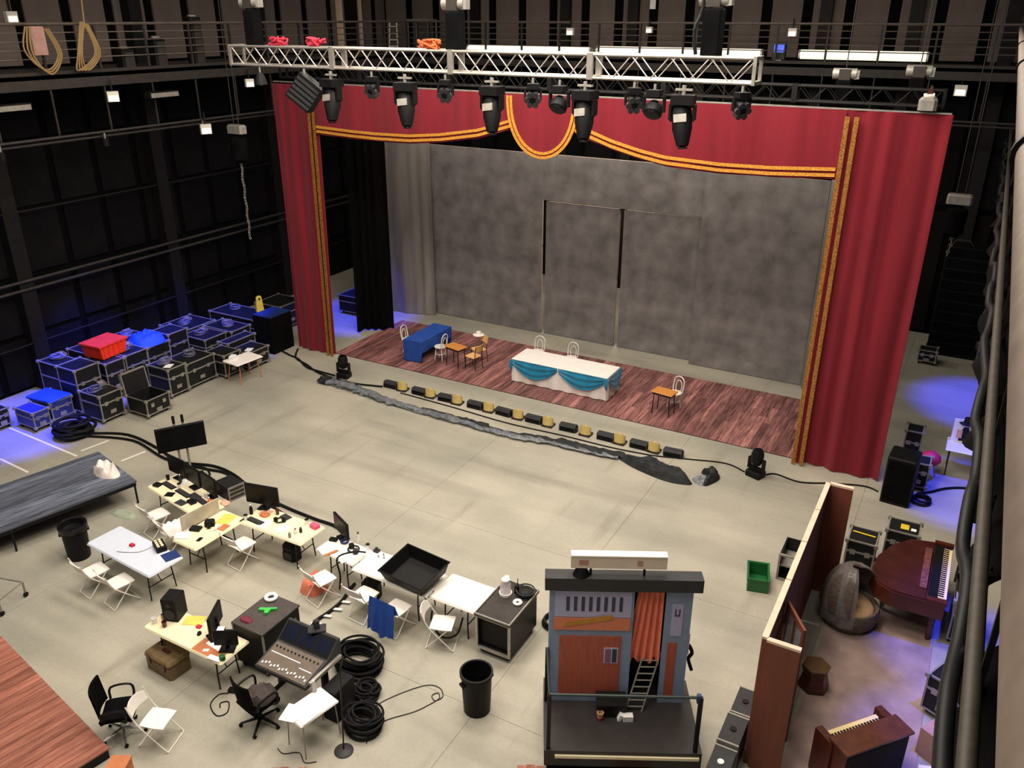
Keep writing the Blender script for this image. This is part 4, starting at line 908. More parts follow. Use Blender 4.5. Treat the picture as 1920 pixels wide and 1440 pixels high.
# upright piano
up = T('upright_piano', 'brown upright piano with ivory keys seen from behind at the frame bottom', 'piano', (.06, 10.69, .012), 50)
MB().b(-.58, .58, -.3, .0, 0, .84).build('case', MAHOG, up); MB().b(-.62, .62, -.34, .04, .84, .88).build('lid', mat('piano_top', (84, 42, 24), .4, var=.3), up)
MB().b(-.54, .54, -.325, -.302, .08, .8).build('back_panel', mat('back_cloth', (28, 26, 30), .9), up)
MB().b(-.56, .56, 0, .28, .58, .70).build('key_shelf', MAHOG, up); MB().b(-.46, .46, .06, .25, .70, .735).build('keys', IVORY, up)
for k in range(17): MB().b(-.45+.055*k, -.42+.055*k, .06, .17, .736, .75).build('black_key', BLACKP, up)
for x in (-.62, .5): MB().b(x, x+.12, -.04, .32, 0, .80).build('cheek', MAHOG, up)
# cases and boxes at the far side
GR = 'road cases on the blue-lit floor strip'
road_case('narrow silver-edged case standing past the piano keyboard', 1.05, 1.42, 14.5, 15.4, 0, .95, face='y', group=GR, edge=ALUD)
road_case('black case with two round handles below the piano case', .95, 1.6, 12.3, 13.2, 0, .8, face='y', group=GR, rz=-25)
road_case('black case with yellow tape on its lid behind the set wall', -.98, -.42, 15.85, 16.45, 0, .8, face='y', group=GR)
road_case('black case carrying white and yellow labels next to the grand piano', -.32, .3, 16.6, 17.15, 0, .82, face='y', group=GR)
S('yellow_tape_strip', MB().b(-.22, .22, -.02, .02, 0, .006), YELLOW, 'strip of yellow tape on the case behind the set wall', 'tape', (-.7, 16.2, .802), -4)
S('label_card', MB().b(-.08, .08, -.1, .1, 0, .006), YELLOW, 'yellow card on the labelled case by the grand piano', 'label', (0, 16.85, .822)); S('label_card', MB().b(-.05, .05, -.05, .05, 0, .006), PAPER, 'white card beside the yellow card by the grand piano', 'label', (.17, 16.8, .822))
t = T('cardboard_box', 'closed cardboard box lit violet under the walkway', 'box', (1.2, 11.6, 0), -30); MB().b(-.3, .3, -.25, .25, 0, .5).build('carton', CARD, t); MB().b(-.3, -.005, -.25, .25, .5, .508).build('flap', CARD, t); MB().b(.005, .3, -.25, .25, .5, .508).build('flap', CARD, t); MB().b(-.02, .02, -.14, .16, .509, .512).build('tape_strip', BLACK, t)
for i, (x, y, l) in enumerate(((1.1, 10.7, 'stacked white chair frame at the frame bottom by the box'), (1.62, 10.8, 'white chair frame beside the walkway drape at the frame bottom'))):
    t = T('stacked_chair', l, 'chair', (x, y, 0), 20)
    for dx in (-.18, .18): MB().tube([(dx, -.2, 0), (dx, -.18, .45), (dx, -.25, .85)], .014, 6).build('leg', WHITEM, t); MB().tube([(dx, .2, 0), (dx, .18, .45)], .014, 6).build('leg', WHITEM, t)
    MB().rbox(-.2, .2, -.2, .2, .44, .46, .03).build('seat', WHITEM, t); MB().b(-.18, .18, -.26, -.235, .62, .84).build('backrest', WHITEM, t)
t = T('loudspeaker', 'large black loudspeaker cabinet at the foot of the wide curtain', 'loudspeaker', (-.32, 19.5, 0), -4)
MB().rbox(-.32, .32, -.35, .35, 0, 1.2, .03).build('cabinet', BLACKP, t); MB().b(-.28, .28, -.365, -.35, .08, 1.12).build('grille', CLOTHB, t); MB().b(.32, .335, -.12, .12, .55, .7).build('handle', BLACKM, t)
road_case('open black case with white-edged tray behind the loudspeaker', -.2, .25, 20.1, 20.6, 0, .75, face='y', group=GR)
road_case('small low case on the blue-lit floor behind the loudspeaker', -.45, -.05, 21.3, 21.8, 0, 1.0, face='y', group=GR)
S('cable_coil', MB().torus((0, 0, .04), .2, .035, 20, 6).torus((.02, .02, .1), .18, .03, 20, 6), RUBBER, 'coil of black cable at the loudspeaker foot', 'cable', (.2, 19.6, 0), smooth=50)
cable('black cable crossing the blue-lit floor behind the loudspeaker', [(.1, 19.95), (0.35, 20.15), (0.7, 20.55), (1.15, 20.8), (2.0, 20.9)], .03)
t = T('props_table', 'white folding table in the blue-lit wing', 'table', (1.15, 21.6, 0), 0); MB().rbox(-.65, .65, -.4, .4, .72, .75, .02).build('tabletop', WHITE, t)
for x in (-.55, .55):
    for y in (-.3, .3): MB().cyl((x, y, .72), (x, y, 0), .016, n=6).build('leg', STEELD, t)
t = T('display_figure', 'white standing card with a dark figure in a black hat on the wing table', 'display', (.82, 21.8, .75), 10)
MB().b(-.26, .26, -.02, .02, 0, .62).build('card', PAPER, t); MB().prismY([(-.1, 0.05), (.2, .05), (.12, .3), (.08, .42), (-.02, .42), (-.08, .3)], -.035, -.022).build('coat', BLACK, t); MB().b(-.16, -.04, -.04, -.022, .12, .34).build('peach_panel', SKINTONE, t)
MB().lathe([(0, .14), (.08, .13), (.1, .02), (.19, 0), (.19, -.015), (0, -.015)], 16, (.03, -.02, .55)).build('hat', BLACK, t, 40)
t = T('desk_machine', 'dark machine on the wing table beside the standing card', 'machine', (1.4, 21.75, .75)); MB().b(-.2, .2, -.14, .14, 0, .1).build('body', NAVY, t); MB().b(-.2, -.1, -.1, .1, .1, .34).build('arm', BLACK, t); MB().b(-.2, .22, -.06, .06, .34, .4).build('head', BLACK, t)
t = T('pouf', 'crimson round stool by the wing table', 'stool', (.22, 20.95, 0)); MB().lathe([(.0, .38), (.17, .4), (.24, .5), (.22, .62), (.12, .7), (0, .72)], 18).build('cushion', CRIMSON, t, 50)
for a in (30, 150, 270): MB().cyl((.1*math.cos(R(a)), .1*math.sin(R(a)), .4), (.2*math.cos(R(a)), .2*math.sin(R(a)), 0), .015, n=6).build('leg', ALUD, t)
# stacked speaker wall
t = T('speaker_stack', 'tall stack of black speaker cabinets in the dark far corner', 'loudspeaker', (.15, 30.6, 0))
for k in range(10): MB().b(-.72, .72, -.4, .4, .12+k*.36, .12+k*.36+.35).build('cabinet', BLACKP, t); MB().b(-.68, .68, -.41, -.4, .14+k*.36, .12+k*.36+.31).build('grille', CLOTHB, t)
MB().b(-.75, .75, -.42, .42, 0, .11).build('dolly', BLACKM, t); MB().tube([(-.6, -.2, 3.74), (-.5, -.2, 3.9), (-.1, -.2, 3.9), (0, -.2, 3.74)], .02, 6).build('rigging_bar', STEELD, t)
road_case('low dark case at the foot of the speaker stack', -.75, -.2, 29.0, 29.5, 0, .5, face='y', group=GR)
road_case('blue-lit case on the far floor past the speaker stack', .95, 1.65, 29.6, 30.4, 0, .85, CASELIT, face='y', group=GR)
road_case('upper blue-lit case stacked past the speaker wall', 1.0, 1.7, 30.8, 31.6, 0, 1.6, CASELIT, face='y', group=GR)
road_case('silver-edged case nearest the viewer in the far blue corner', 1.1, 1.8, 28.4, 29.2, 0, .8, face='y', group=GR)
# crates along the floor side of the set wall
for i, (y, h_, l) in enumerate(((9.35, .55, 'grey monitor wedge beside the brown set wall at the frame bottom'), (10.0, .6, 'dark equipment box against the brown set wall'), (10.75, .5, 'second dark equipment box against the brown set wall'))):
    t = T('equipment_box', l, 'box', (-1.68, y, 0)); MB().b(-.16, .16, -.3, .3, 0, h_).build('body', DKGREY, t); MB().b(-.165, .165, -.31, -.28, 0, h_+.01).build('edge_trim', ALUD, t); MB().b(-.165, .165, .28, .31, 0, h_+.01).build('edge_trim', ALUD, t); MB().lathe([(0, .0), (.05, .0), (.05, .02), (0, .02)], 10, (0, 0, h_)).build('cap', PAPER if i == 0 else BLACK, t)
t = T('reel_case', 'black open box with grey edge leaning outside the far end of the set wall', 'box', (-1.85, 15.3, 0)); MB().b(-.25, .25, -.35, .35, 0, .03).b(-.25, -.22, -.35, .35, .03, .6).b(.22, .25, -.35, .35, .03, .6).b(-.22, .22, .32, .35, .03, .6).build('body', CASEB, t); MB().b(-.26, .26, -.36, -.32, .57, .61).b(-.26, .26, -.36, -.32, 0, .04).b(-.26, -.22, -.36, -.32, .04, .57).b(.22, .26, -.36, -.32, .04, .57).build('edge_trim', ALUD, t); MB().b(-.22, .22, -.3, .3, .3, .33).build('shelf', ALUD, t)
# ================================================================== WORK DESKS
def folding_table(label, cx, cy, L_, W, m, rz=0, h_=.74):
    t = T('folding_table', label, 'table', (cx, cy, 0), rz); a, b_ = L_/2, W/2
    MB().rbox(-a, a, -b_, b_, h_-.035, h_, .03).build('tabletop', m, t)
    for s_ in (-1, 1):
        x = s_*(a-.28)
        for y in (-b_+.12, b_-.12): MB().tube([(x, y*.9, h_-.035), (x, y, .3), (x+s_*.02, y*1.05, 0)], .014, 6).build('leg', BLACKM, t)
        MB().cyl((x, -b_+.12, .3), (x, b_-.12, .3), .012, n=6).build('cross_bar', BLACKM, t); MB().cyl((x, 0, .3), (x-s_*.3, 0, h_-.04), .01, n=6).build('brace', BLACKM, t)
    return t
folding_table('cream folding table crowded with black monitors below the television stand', -14.1, 10.6, 2.1, .78, CREAM, -10.5)
folding_table('short cream folding table holding the beige board and papers', -12.62, 9.88, 1.35, .72, CREAM, 88)
folding_table('cream folding table with a flat screen at one end and a clear white half', -11.45, 10.73, 1.75, .76, CREAM)
folding_table('narrow white table covered with notebooks and headphones', -9.72, 10.66, 1.0, .6, WHITE, -4)
folding_table('white folding table half covered by the black tub', -8.32, 10.6, 1.75, .76, WHITE)
folding_table('bare white folding table beside the wheeled rack case', -6.89, 10.66, 1.05, .82, WHITE)
folding_table('pale blue folding table with a red-wired gadget and trash can nearby', -13.36, 8.61, 2.05, .78, SKYT, -4)
folding_table('cream folding table carrying the yellow paper and black speaker', -10.34, 7.45, 1.9, .66, CREAM)
Z = .74
def fchair():
    t = T('folding_chair', '', 'chair', group='white folding chairs around the desks')
    def seat(u, v): x = -.21+.42*u; y = -.2+.41*v; return (x*(1-.15*abs(v-.6)), y, .445+.012*math.cos(math.pi*(u-.5)))
    MB().sheet(seat, 8, 8, .022).build('seat', WHITE, t, 60)
    def back(u, v): return (-.21+.42*u, -.27-.05*math.sin(math.pi*u)-.06*v, .62+.19*v*(1-.25*abs(2*u-1)**3))
    MB().sheet(back, 10, 3, .018).build('backrest', WHITE, t, 60)
    for x in (-.225, .225):
        MB().tube([(x, -.34, .82), (x, -.25, .58), (x, -.13, .4), (x, .24, .01)], .012, 6, smooth=3).build('frame_leg', WHITEM, t, 50)
        MB().tube([(x*.9, .12, .43), (x*.9, -.28, .01)], .011, 6).build('rear_leg', WHITEM, t)
    MB().cyl((-.225, .24, .012), (.225, .24, .012), .011, n=6).build('front_bar', WHITEM, t); MB().cyl((-.2, -.28, .012), (.2, -.28, .012), .011, n=6).build('rear_bar', WHITEM, t)
    return t
fc = fchair()
FCH = [(-14.45, 10.02, -12, 'white folding chair before the cream table of black monitors'), (-13.62, 9.78, -20, 'white folding chair draped with white cloth beside the beige board'), (-11.98, 10.1, -6, 'white folding chair at the cream table with the flat screen'),
       (-9.75, 10.0, -14, 'white folding chair with an orange bag under it'), (-8.72, 10.0, -4, 'white folding chair between orange bag chair and blue jacket chair'), (-7.95, 9.98, -4, 'white folding chair with the blue jacket over its back'),
       (-6.98, 10.05, -70, 'white folding chair turned sideways before the bare white table'), (-13.85, 8.02, -10, 'white folding chair at the pale blue table on the trash can side'), (-13.12, 8.02, -10, 'white folding chair at the pale blue table, farther from the trash can'), (-9.62, 6.0, -72, 'white folding chair beside the office chair at the deck corner')]
for i, (x, y, rz, l) in enumerate(FCH): inst(fc, i == 0, l, (x, y, 0), rz)
def jk(u, v):
    x = -.29+.58*u; s_ = 1-v*2
    return (x*(1+.05*abs(s_)), -.33-(.07*s_ if s_ > 0 else .05*s_)-.04*max(0, s_)+.025*math.sin(u*20)*abs(s_), .86-.68*abs(s_)**1.2*(1 if s_ > 0 else .35)+.05*math.sin(u*9)*max(0, s_))
S('jacket', MB().sheet(jk, 24, 16, .015), BLUECL, 'blue jacket hung over the back of a white folding chair', 'jacket', (-7.95, 9.93, 0), -4, smooth=60)
S('white_cloth', blob([(-.2, -.25), (.2, -.2), (.24, .2), (-.1, .25), (-.25, .05)], .14, 21), CLOTHW, 'crumpled white cloth on the chair beside the beige board', 'cloth', (-13.6, 9.8, .46), smooth=60)
S('orange_bag', blob([(-.2, -.2), (.18, -.22), (.22, .16), (-.12, .22)], .3, 22), ORANGE, 'orange bag on the floor under a white folding chair', 'bag', (-10.1, 10.12, 0), smooth=60)
def monitor(label, x, y, rz, w_=.55, h_=.34, z=Z, name='monitor', up_=.12):
    t = T(name, label, 'monitor', (x, y, z), rz); MB().rbox(-w_/2, w_/2, -.02, .03, up_, up_+h_, .008).build('housing', BLACKP, t); MB().b(-w_/2+.02, w_/2-.02, -.024, -.02, up_+.02, up_+h_-.02).build('screen', SCREEN, t)
    MB().b(-.03, .03, .03, .06, .02, up_+.2).build('neck', BLACKP, t); MB().rbox(-.13, .13, -.08, .12, 0, .02, .01).build('foot', BLACKP, t); return t
# camera looks along +y so a monitor facing a user at -y shows its screen to us
monitor('black monitor at the open end of the crowded cream table', -14.85, 11.02, -6, .62, .42); monitor('black monitor in the middle of the crowded cream table', -14.2, 10.9, -12, .62, .42); monitor('black monitor next to the rack box on the crowded cream table', -13.56, 10.78, -14, .6, .44)
monitor('wide black screen standing on the flat-screen desk', -12.2, 11.0, 12, .8, .46); monitor('black monitor tilted on the notebook table beside the clear desk', -10.0, 10.95, -25, .62, .36)
monitor('black monitor seen from the side on the yellow-paper table', -10.05, 7.66, -62, .56, .36); monitor('smaller black monitor beside the wheeled black case', -9.55, 7.42, 30, .40, .3)
t = T('rack_box', 'black half rack with silver front edge on the crowded cream table', 'rack', (-13.25, 11.08, Z), -12); MB().b(-.25, .25, -.2, .2, 0, .34).build('body', CASEB, t); MB().b(.25, .265, -.2, .2, 0, .34).build('front_panel', ALUD, t)
for k in range(3): MB().b(.266, .275, -.17, .17, .05+.1*k, .1+.1*k).build('unit', STEELD, t)
def slab(name, label, cat, x, y, z, w_, d_, h_, m, rz=0): return S(name, MB().rbox(-w_/2, w_/2, -d_/2, d_/2, 0, h_, min(.01, h_*.4)), m, label, cat, (x, y, z), rz)
def keyboard(label, x, y, rz, m=BLACKP, w_=.44):
    t = T('keyboard', label, 'keyboard', (x, y, Z), rz); MB().rbox(-w_/2, w_/2, -.07, .07, 0, .015, .004).build('body', m, t); MB().b(-w_/2+.015, w_/2-.015, -.055, .055, .0155, .022).build('keys', DKGREY, t); return t
keyboard('black keyboard at the open end of the crowded cream table', -14.78, 10.68, -10); keyboard('black keyboard in the middle of the crowded cream table', -14.22, 10.6, -10, w_=.5); keyboard('black keyboard at the board end of the crowded cream table', -13.55, 10.55, -12); keyboard('black keyboard on the flat-screen desk', -12.0, 10.55, -3)
slab('mouse_pad', 'square black pad on the crowded cream table edge', 'pad', -14.45, 10.42, Z, .2, .18, .006, BLACKP, 20); slab('mouse_pad', 'square black pad near the beige board on the crowded table', 'pad', -13.2, 10.28, Z, .2, .18, .006, BLACKP, 10)
slab('tablet', 'dark tablet lying on the crowded cream table', 'tablet', -13.95, 10.3, Z, .26, .18, .012, DKGREY, -5)
for x, y, m_, l in ((-13.35, 10.62, KRAFT, 'brown paper bag by the rack box'), (-14.55, 10.95, PAPER, 'white card between the black monitors'), (-13.1, 10.75, SKINTONE, 'peach packet beside the rack box'), (-12.0, 10.82, KRAFT, 'brown paper packet before the wide black screen')):
    S('paper_packet', blob([(-.09, -.07), (.09, -.08), (.1, .07), (-.08, .08)], .06, int(abs(x*100))), m_, l, 'packet', (x, y, Z), smooth=60)
S('desk_board', MB().b(-.012, .012, -.46, .46, 0, .33), BEIGE, 'upright beige board between the crowded table and the short table', 'board', (-13.0, 10.0, Z), -6)
slab('binder', 'brown-edged white binder on the short cream table', 'binder', -12.9, 9.42, Z, .3, .22, .03, PAPER, 30)
slab('phone', 'small black phone on the short cream table', 'phone', -12.5, 9.5, Z, .08, .14, .012, BLACKP, 10); S('camera_unit', MB().rbox(-.1, .1, -.08, .08, 0, .12, .02).cyl((0, -.08, .06), (0, -.16, .06), .045, n=12), BLACKP, 'black camera on the short cream table by the board', 'camera', (-12.72, 9.98, Z), 40); S('paper_roll', MB().cyl((0, -.1, .03), (0, .1, .03), .03, n=10), PAPER, 'small white roll beside the black camera', 'roll', (-12.5, 9.95, Z), 30, smooth=40)
slab('yellow_pad', 'pale yellow paper spread on the short cream table', 'paper', -12.6, 10.3, Z, .3, .4, .004, YELP, 12)
t = T('headset', 'black headset on the flat-screen desk beside the keyboard', 'headphones', (-11.55, 10.8, Z), 20); MB().torus((0, 0, .03), .09, .014, 16, 6).build('band', BLACKP, t); MB().cyl((-.09, 0, .0), (-.09, 0, .07), .045, n=12).build('ear_cup', BLACKP, t, 40); MB().cyl((.09, 0, .0), (.09, 0, .07), .045, n=12).build('ear_cup', BLACKP, t, 40)
S('pink_box', MB().rbox(-.1, .1, -.07, .07, 0, .08, .015), PINK, 'pink box at the far corner of the clear desk', 'box', (-10.75, 10.98, Z), -10)
for i, (x, y, l, m_) in enumerate(((-10.95, 10.62, 'red-capped marker standing on the clear desk', CRIMSON), (-10.88, 10.7, 'small dark bottle next to the marker on the clear desk', DKGREY), (-10.95, 10.45, 'short grey cup near the clear desk edge', ALUD))):
    t = T('desk_bottle', l, 'bottle', (x, y, Z)); MB().lathe([(.03, 0), (.032, .08), (.018, .1)], 10).build('body', WHITE if i == 0 else m_, t, 40); MB().lathe([(.02, .1), (.02, .12), (0, .122)], 10).build('cap', m_, t, 40)
for x, y, rz, m_, l in ((-10.0, 10.48, -25, PAPER, 'open white notebook at the end of the notebook table'), (-9.85, 10.42, -25, KRAFT, 'tan strip binder across the white notebook'), (-9.5, 10.45, -25, PAPER, 'white script pages on the notebook table'), (-8.75, 10.5, 3, PAPER, 'white paper sheets on the table half under the tub'), (-8.5, 10.75, -4, PAPER, 'more white sheets beside the black tub')):
    slab('script_pages', l, 'paper', x, y, Z+(.012 if m_ is KRAFT else 0), .26 if m_ is PAPER else .06, .3, .012, m_, rz)
t = T('headset', 'black headphones lying among the notebooks', 'headphones', (-9.52, 10.72, Z), -30); MB().torus((0, 0, .04), .11, .016, 16, 6).build('band', BLACKP, t); MB().cyl((-.11, 0, 0), (-.11, 0, .09), .055, n=12).build('ear_cup', BLACKP, t, 40); MB().cyl((.11, 0, 0), (.11, 0, .09), .055, n=12).build('ear_cup', DKGREY, t, 40)
S('tape_roll', MB().torus((0, 0, .025), .07, .022, 16, 6), NAVY, 'navy tape roll behind the white notebook', 'tape roll', (-9.86, 10.86, Z), smooth=50); S('desk_gadget', MB().rbox(-.06, .06, -.05, .05, 0, .05, .01).cyl((0, 0, .05), (0, 0, .09), .03, n=10), DKGREY, 'small dark gadget on the white sheets', 'gadget', (-9.1, 10.92, Z))
for i, (x, y) in enumerate(((-8.9, 10.88), (-8.83, 10.8), (-8.95, 10.78))): S('battery', MB().lathe([(.015, 0), (.015, .05), (.006, .055)], 8), ALUD, 'tiny battery by the tub, %s from the gadget' % ords[i], 'battery', (x, y, Z))
# mic stand arm clamp on notebook table
cable('black lamp arm bent over the notebook table edge', [(-9.6, 10.3, .05), (-9.55, 10.3, .4), (-9.6, 10.32, .78), (-9.35, 10.5, .9), (-9.2, 10.7, .82)], .018)
# tub
t = T('storage_tub', 'large black plastic tub resting tilted across two white tables', 'tub', (-7.9, 10.55, Z+.03), -6)
tb = MB().b(-.44, .44, -.36, .36, 0, .015)
def wallq(m_, a, b_): m_.add([(a[0], a[1], 0), (b_[0], b_[1], 0), (b_[0]*1.16, b_[1]*1.16, .24), (a[0]*1.16, a[1]*1.16, .24), (a[0]*.96, a[1]*.96, .015), (b_[0]*.96, b_[1]*.96, .015), (b_[0]*1.13, b_[1]*1.13, .24), (a[0]*1.13, a[1]*1.13, .24)], [(0, 1, 2, 3), (5, 4, 7, 6), (3, 2, 6, 7), (0, 4, 5, 1), (0, 3, 7, 4), (1, 5, 6, 2)])
cs = [(-.44, -.36), (.44, -.36), (.44, .36), (-.44, .36)]
for k in range(4): wallq(tb, cs[k], cs[(k+1) % 4])
tb.build('shell', BLACKP, t); MB().tube([(x*1.17, y*1.17, .24) for x, y in cs], .022, 8, True).build('rim', BLACKP, t)
t.rotation_euler = (R(8), 0, R(-6)); t.location.z += .05
# rack case with wheels
t = T('rack_case', 'open-fronted wheeled rack case with lid tray beside the photo booth', 'rack case', (-5.98, 10.66, 0), 0)
W, L_ = .66, 1.05; MB().b(-.33, -.31, -.52, .52, .12, .84).b(.31, .33, -.52, .52, .12, .84).b(-.31, .31, .5, .52, .12, .84).b(-.31, .31, -.52, .5, .12, .15).build('shell', CASEB, t)
MB().b(-.30, .30, -.44, .48, .2, .8).build('rack_units', BLACKP, t); MB().b(-.36, .36, -.56, .56, .84, .87).build('top_tray', STEELD, t)
MB().b(-.36, .36, -.56, -.54, .87, .90).b(-.36, .36, .54, .56, .87, .90).b(-.36, -.34, -.54, .54, .87, .90).b(.34, .36, -.54, .54, .87, .90).build('tray_rim', ALUD, t)
MB().b(-.345, -.305, -.535, -.5, .12, .84).b(.305, .345, -.535, -.5, .12, .84).b(-.305, .305, -.535, -.5, .12, .17).b(-.305, .305, -.535, -.5, .80, .84).build('front_trim', ALU, t)
for x in (-.26, .26):
    for y in (-.42, .42): MB().cyl((x-.025, y, .055), (x+.025, y, .055), .055, n=10).b(x-.03, x+.03, y-.04, y+.04, .08, .12).build('caster', RUBBER, t, 40)
t = T('water_jug', 'clear plastic jug with white lid on the rack case', 'jug', (-6.12, 10.85, .87)); MB().lathe([(.11, 0), (.115, .03), (.1, .05), (.1, .22), (.07, .27), (.06, .3)], 16).build('body', mat('jug_clear', (210, 196, 204), .15, alpha=.7), t, 40); MB().lathe([(.118, .0), (.12, .05), (.0, .055)], 16).build('base_band', WHITE, t, 40); MB().lathe([(.075, .28), (.075, .33), (0, .335)], 16).build('lid', WHITE, t, 40)
S('cup_stack', MB().lathe([(.04, 0), (.05, .2), (.02, .22)], 12), CREAM, 'cream paper cup stack behind the clear jug', 'cup', (-6.22, 11.08, .87), smooth=40); S('radio', MB().rbox(-.04, .04, -.03, .03, 0, .16, .01).cyl((.02, 0, .16), (.02, 0, .32), .008, n=6), BLACKP, 'black two-way radio next to the clear jug', 'radio', (-5.96, 10.98, .87))
t = T('tape_basket', 'round dark wire basket of cables on the rack case', 'basket', (-5.8, 11.02, .87))
for z, r in ((.02, .12), (.06, .15), (.1, .17)): MB().torus((0, 0, z), r, .014, 20, 6).build('hoop', DKGREY, t, 40)
MB().lathe([(0, .06), (.12, .06), (.13, .1), (0, .12)], 16).build('contents', BLACKP, t, 40); S('tape_roll', MB().torus((0, 0, .025), .06, .03, 18, 8), PAPER, 'white tape roll on the rack case lid', 'tape roll', (-5.8, 10.72, .87), smooth=50)
S('cable_coil', MB().torus((0, 0, .04), .22, .035, 24, 6).torus((.01, 0, .1), .21, .03, 24, 6), RUBBER, 'ring of black cable on the floor between rack case and booth', 'cable', (-5.42, 11.5, 0), smooth=50)
# yellow-paper table items
t = T('desk_speaker', 'tall black studio speaker on the yellow-paper table', 'loudspeaker', (-11.02, 7.62, Z), 20); MB().rbox(-.14, .14, -.17, .17, 0, .45, .012).build('cabinet', BLACKP, t); MB().cyl((0, -.17, .15), (0, -.178, .15), .1, n=16).build('woofer', DKGREY, t, 40); MB().cyl((0, -.17, .34), (0, -.178, .34), .04, n=12).build('tweeter', DKGREY, t, 40)
slab('yellow_paper', 'yellow paper sheets next to the studio speaker', 'paper', -10.62, 7.68, Z, .36, .24, .012, YELP, 25); slab('sticky_pad', 'orange-red note pad beside the yellow paper', 'notepad', -10.42, 7.6, Z, .1, .08, .03, CRIMSON, 10)
for i, (x, y, m_, l) in enumerate(((-11.18, 7.3, PAPER, 'white cup at the corner of the yellow-paper table'), (-11.12, 7.45, CARD, 'pinkish cup beside the white cup'), (-10.95, 7.32, MAHOG, 'small brown jar near the two cups'))): S('cup', MB().lathe([(.0, 0), (.035, 0), (.045, .11), (.038, .11), (.03, .01), (0, .01)], 12), m_, l, 'cup', (x, y, Z), smooth=40)
slab('work_mat', 'brown leather work mat on the yellow-paper table', 'mat', -9.8, 7.3, Z, .62, .3, .005, KRAFT, 0); slab('document', 'white document lying on the brown work mat', 'paper', -9.82, 7.42, Z+.005, .34, .16, .004, PAPER, -6); slab('document', 'white pages hanging at the table front edge', 'paper', -9.58, 7.17, Z+.005, .26, .1, .01, PAPER, 5); slab('document', 'small white note on the brown work mat', 'paper', -9.86, 7.24, Z+.005, .1, .06, .004, PAPER, 30)
S('mouse', MB().lathe([(.0, .035), (.03, .03), (.04, .0)], 12, sy=1.5), BLACKP, 'black mouse on the yellow-paper table', 'mouse', (-10.28, 7.48, Z), 30, smooth=50); t = T('controller', 'black desk controller in front of the side-on monitor', 'controller', (-10.0, 7.5, Z), -20); MB().rbox(-.12, .12, -.06, .06, 0, .03, .008).build('body', BLACKP, t)
for k in range(3): MB().cyl((-.07+.07*k, 0, .03), (-.07+.07*k, 0, .05), .015, n=8).build('knob', ALUD, t)
S('sticky_note', MB().b(-.06, .06, -.05, .05, 0, .004), PAPER, 'white note stuck on top of the small black monitor', 'note', (-9.62, 7.42, Z+.425), 30); S('lens_case', MB().lathe([(0, 0), (.05, 0), (.05, .08), (0, .085)], 12), GREENP, 'dark green pot by the small monitor', 'pot', (-9.45, 7.22, Z), smooth=40)
t = T('equipment_chest', 'olive-brown trunk with dark clasps under the yellow-paper table', 'trunk', (-10.83, 7.18, 0), -4); MB().rbox(-.34, .34, -.22, .22, 0, .28, .04).build('body', OLIVE, t); MB().rbox(-.35, .35, -.23, .23, .285, .36, .04).build('lid', OLIVE, t)
for x in (-.2, .2): MB().b(x-.04, x+.04, -.245, -.22, .18, .33).build('clasp', MAHOG, t)
MB().rbox(-.1, .1, -.04, .04, .36, .38, .01).build('handle', MAHOG, t)
# black wheeled case beside console
t = T('work_case', 'black wheeled case with a green tool on its top', 'case', (-9.45, 8.25, 0), 0); MB().b(-.34, .34, -.44, .44, .12, .93).build('body', BLACKP, t); MB().b(-.36, .36, -.46, .46, .93, .96).build('top_board', mat('case_top', (64, 56, 54), .6, var=.25), t)
for x in (-.36, .33): MB().b(x, x+.03, -.46, -.43, .12, .93).build('corner_trim', ALUD, t)
MB().b(.34, .352, -.3, -.1, .35, .5).build('handle', ALUD, t); MB().b(.34, .352, .15, .35, .6, .75).build('handle', ALUD, t)
for x in (-.26, .26):
    for y in (-.36, .36): MB().cyl((x-.025, y, .055), (x+.025, y, .055), .055, n=10).b(x-.03, x+.03, y-.04, y+.04, .08, .12).build('caster', RUBBER, t, 40)
S('hand_tool', MB().prism([(-.14, -.05), (-.02, -.03), (.0, -.1), (.06, -.09), (.07, .02), (.16, .05), (.15, .09), (-.02, .04), (-.14, .02)], 0, .05), LIME, 'bright green hand tool on the wheeled black case', 'tool', (-9.47, 8.3, .96), 15); S('tape_roll', MB().torus((0, 0, .03), .09, .035, 18, 8), PAPER, 'large white tape roll on the wheeled black case', 'tape roll', (-9.66, 8.6, .96), smooth=50)
S('red_cloth', blob([(-.1, -.05), (.1, -.06), (.12, .05), (-.08, .08)], .04, 30), mat('maroon', (110, 34, 52), .8), 'dark red cloth at the end of the wheeled case', 'cloth', (-9.62, 7.95, .96), smooth=60)
# mixing console
t = T('mixing_console', 'large grey-brown mixing console with tilted surface and dark screens', 'mixing console', (-8.32, 7.78, 0), 0)
MB().prismX([(-.42, .72), (-.42, .78), (.12, .90), (.42, 1.12), (.46, 1.12), (.46, .72)], -.54, .54).build('body', DKGREY, t)
sl = math.atan2(.12, .54)
pn = MB().b(-.5, .5, 0, .50, 0, .008).build('fader_panel', mat('console_tan', (98, 84, 72), .5, var=.15), t, loc=(0, -.40, .788), rot=(sl, 0, 0))
for k in range(16): MB().b(-.46+.06*k, -.435+.06*k, .05+.02*(k % 3), .09+.02*(k % 3), .008, .022).build('fader', PAPER, pn)
MB().b(-.46, .16, .30, .315, .0085, .012).build('label_strip', PAPER, pn); MB().b(.2, .46, .22, .235, .0085, .012).build('label_strip', PAPER, pn)
for k in range(12): MB().cyl((-.44+.08*k, .42, .008), (-.44+.08*k, .42, .03), .014, n=8).build('knob', BLACKP, pn)
sp = MB().b(-.52, .52, 0, .34, 0, .012).build('screen_bridge', BLACKP, t, loc=(0, .14, .905), rot=(math.atan2(.22, .3), 0, 0))
for x in (-.34, .0, .34): MB().b(x-.14, x+.14, .05, .29, .012, .016).build('screen', SCRBLUE, sp)
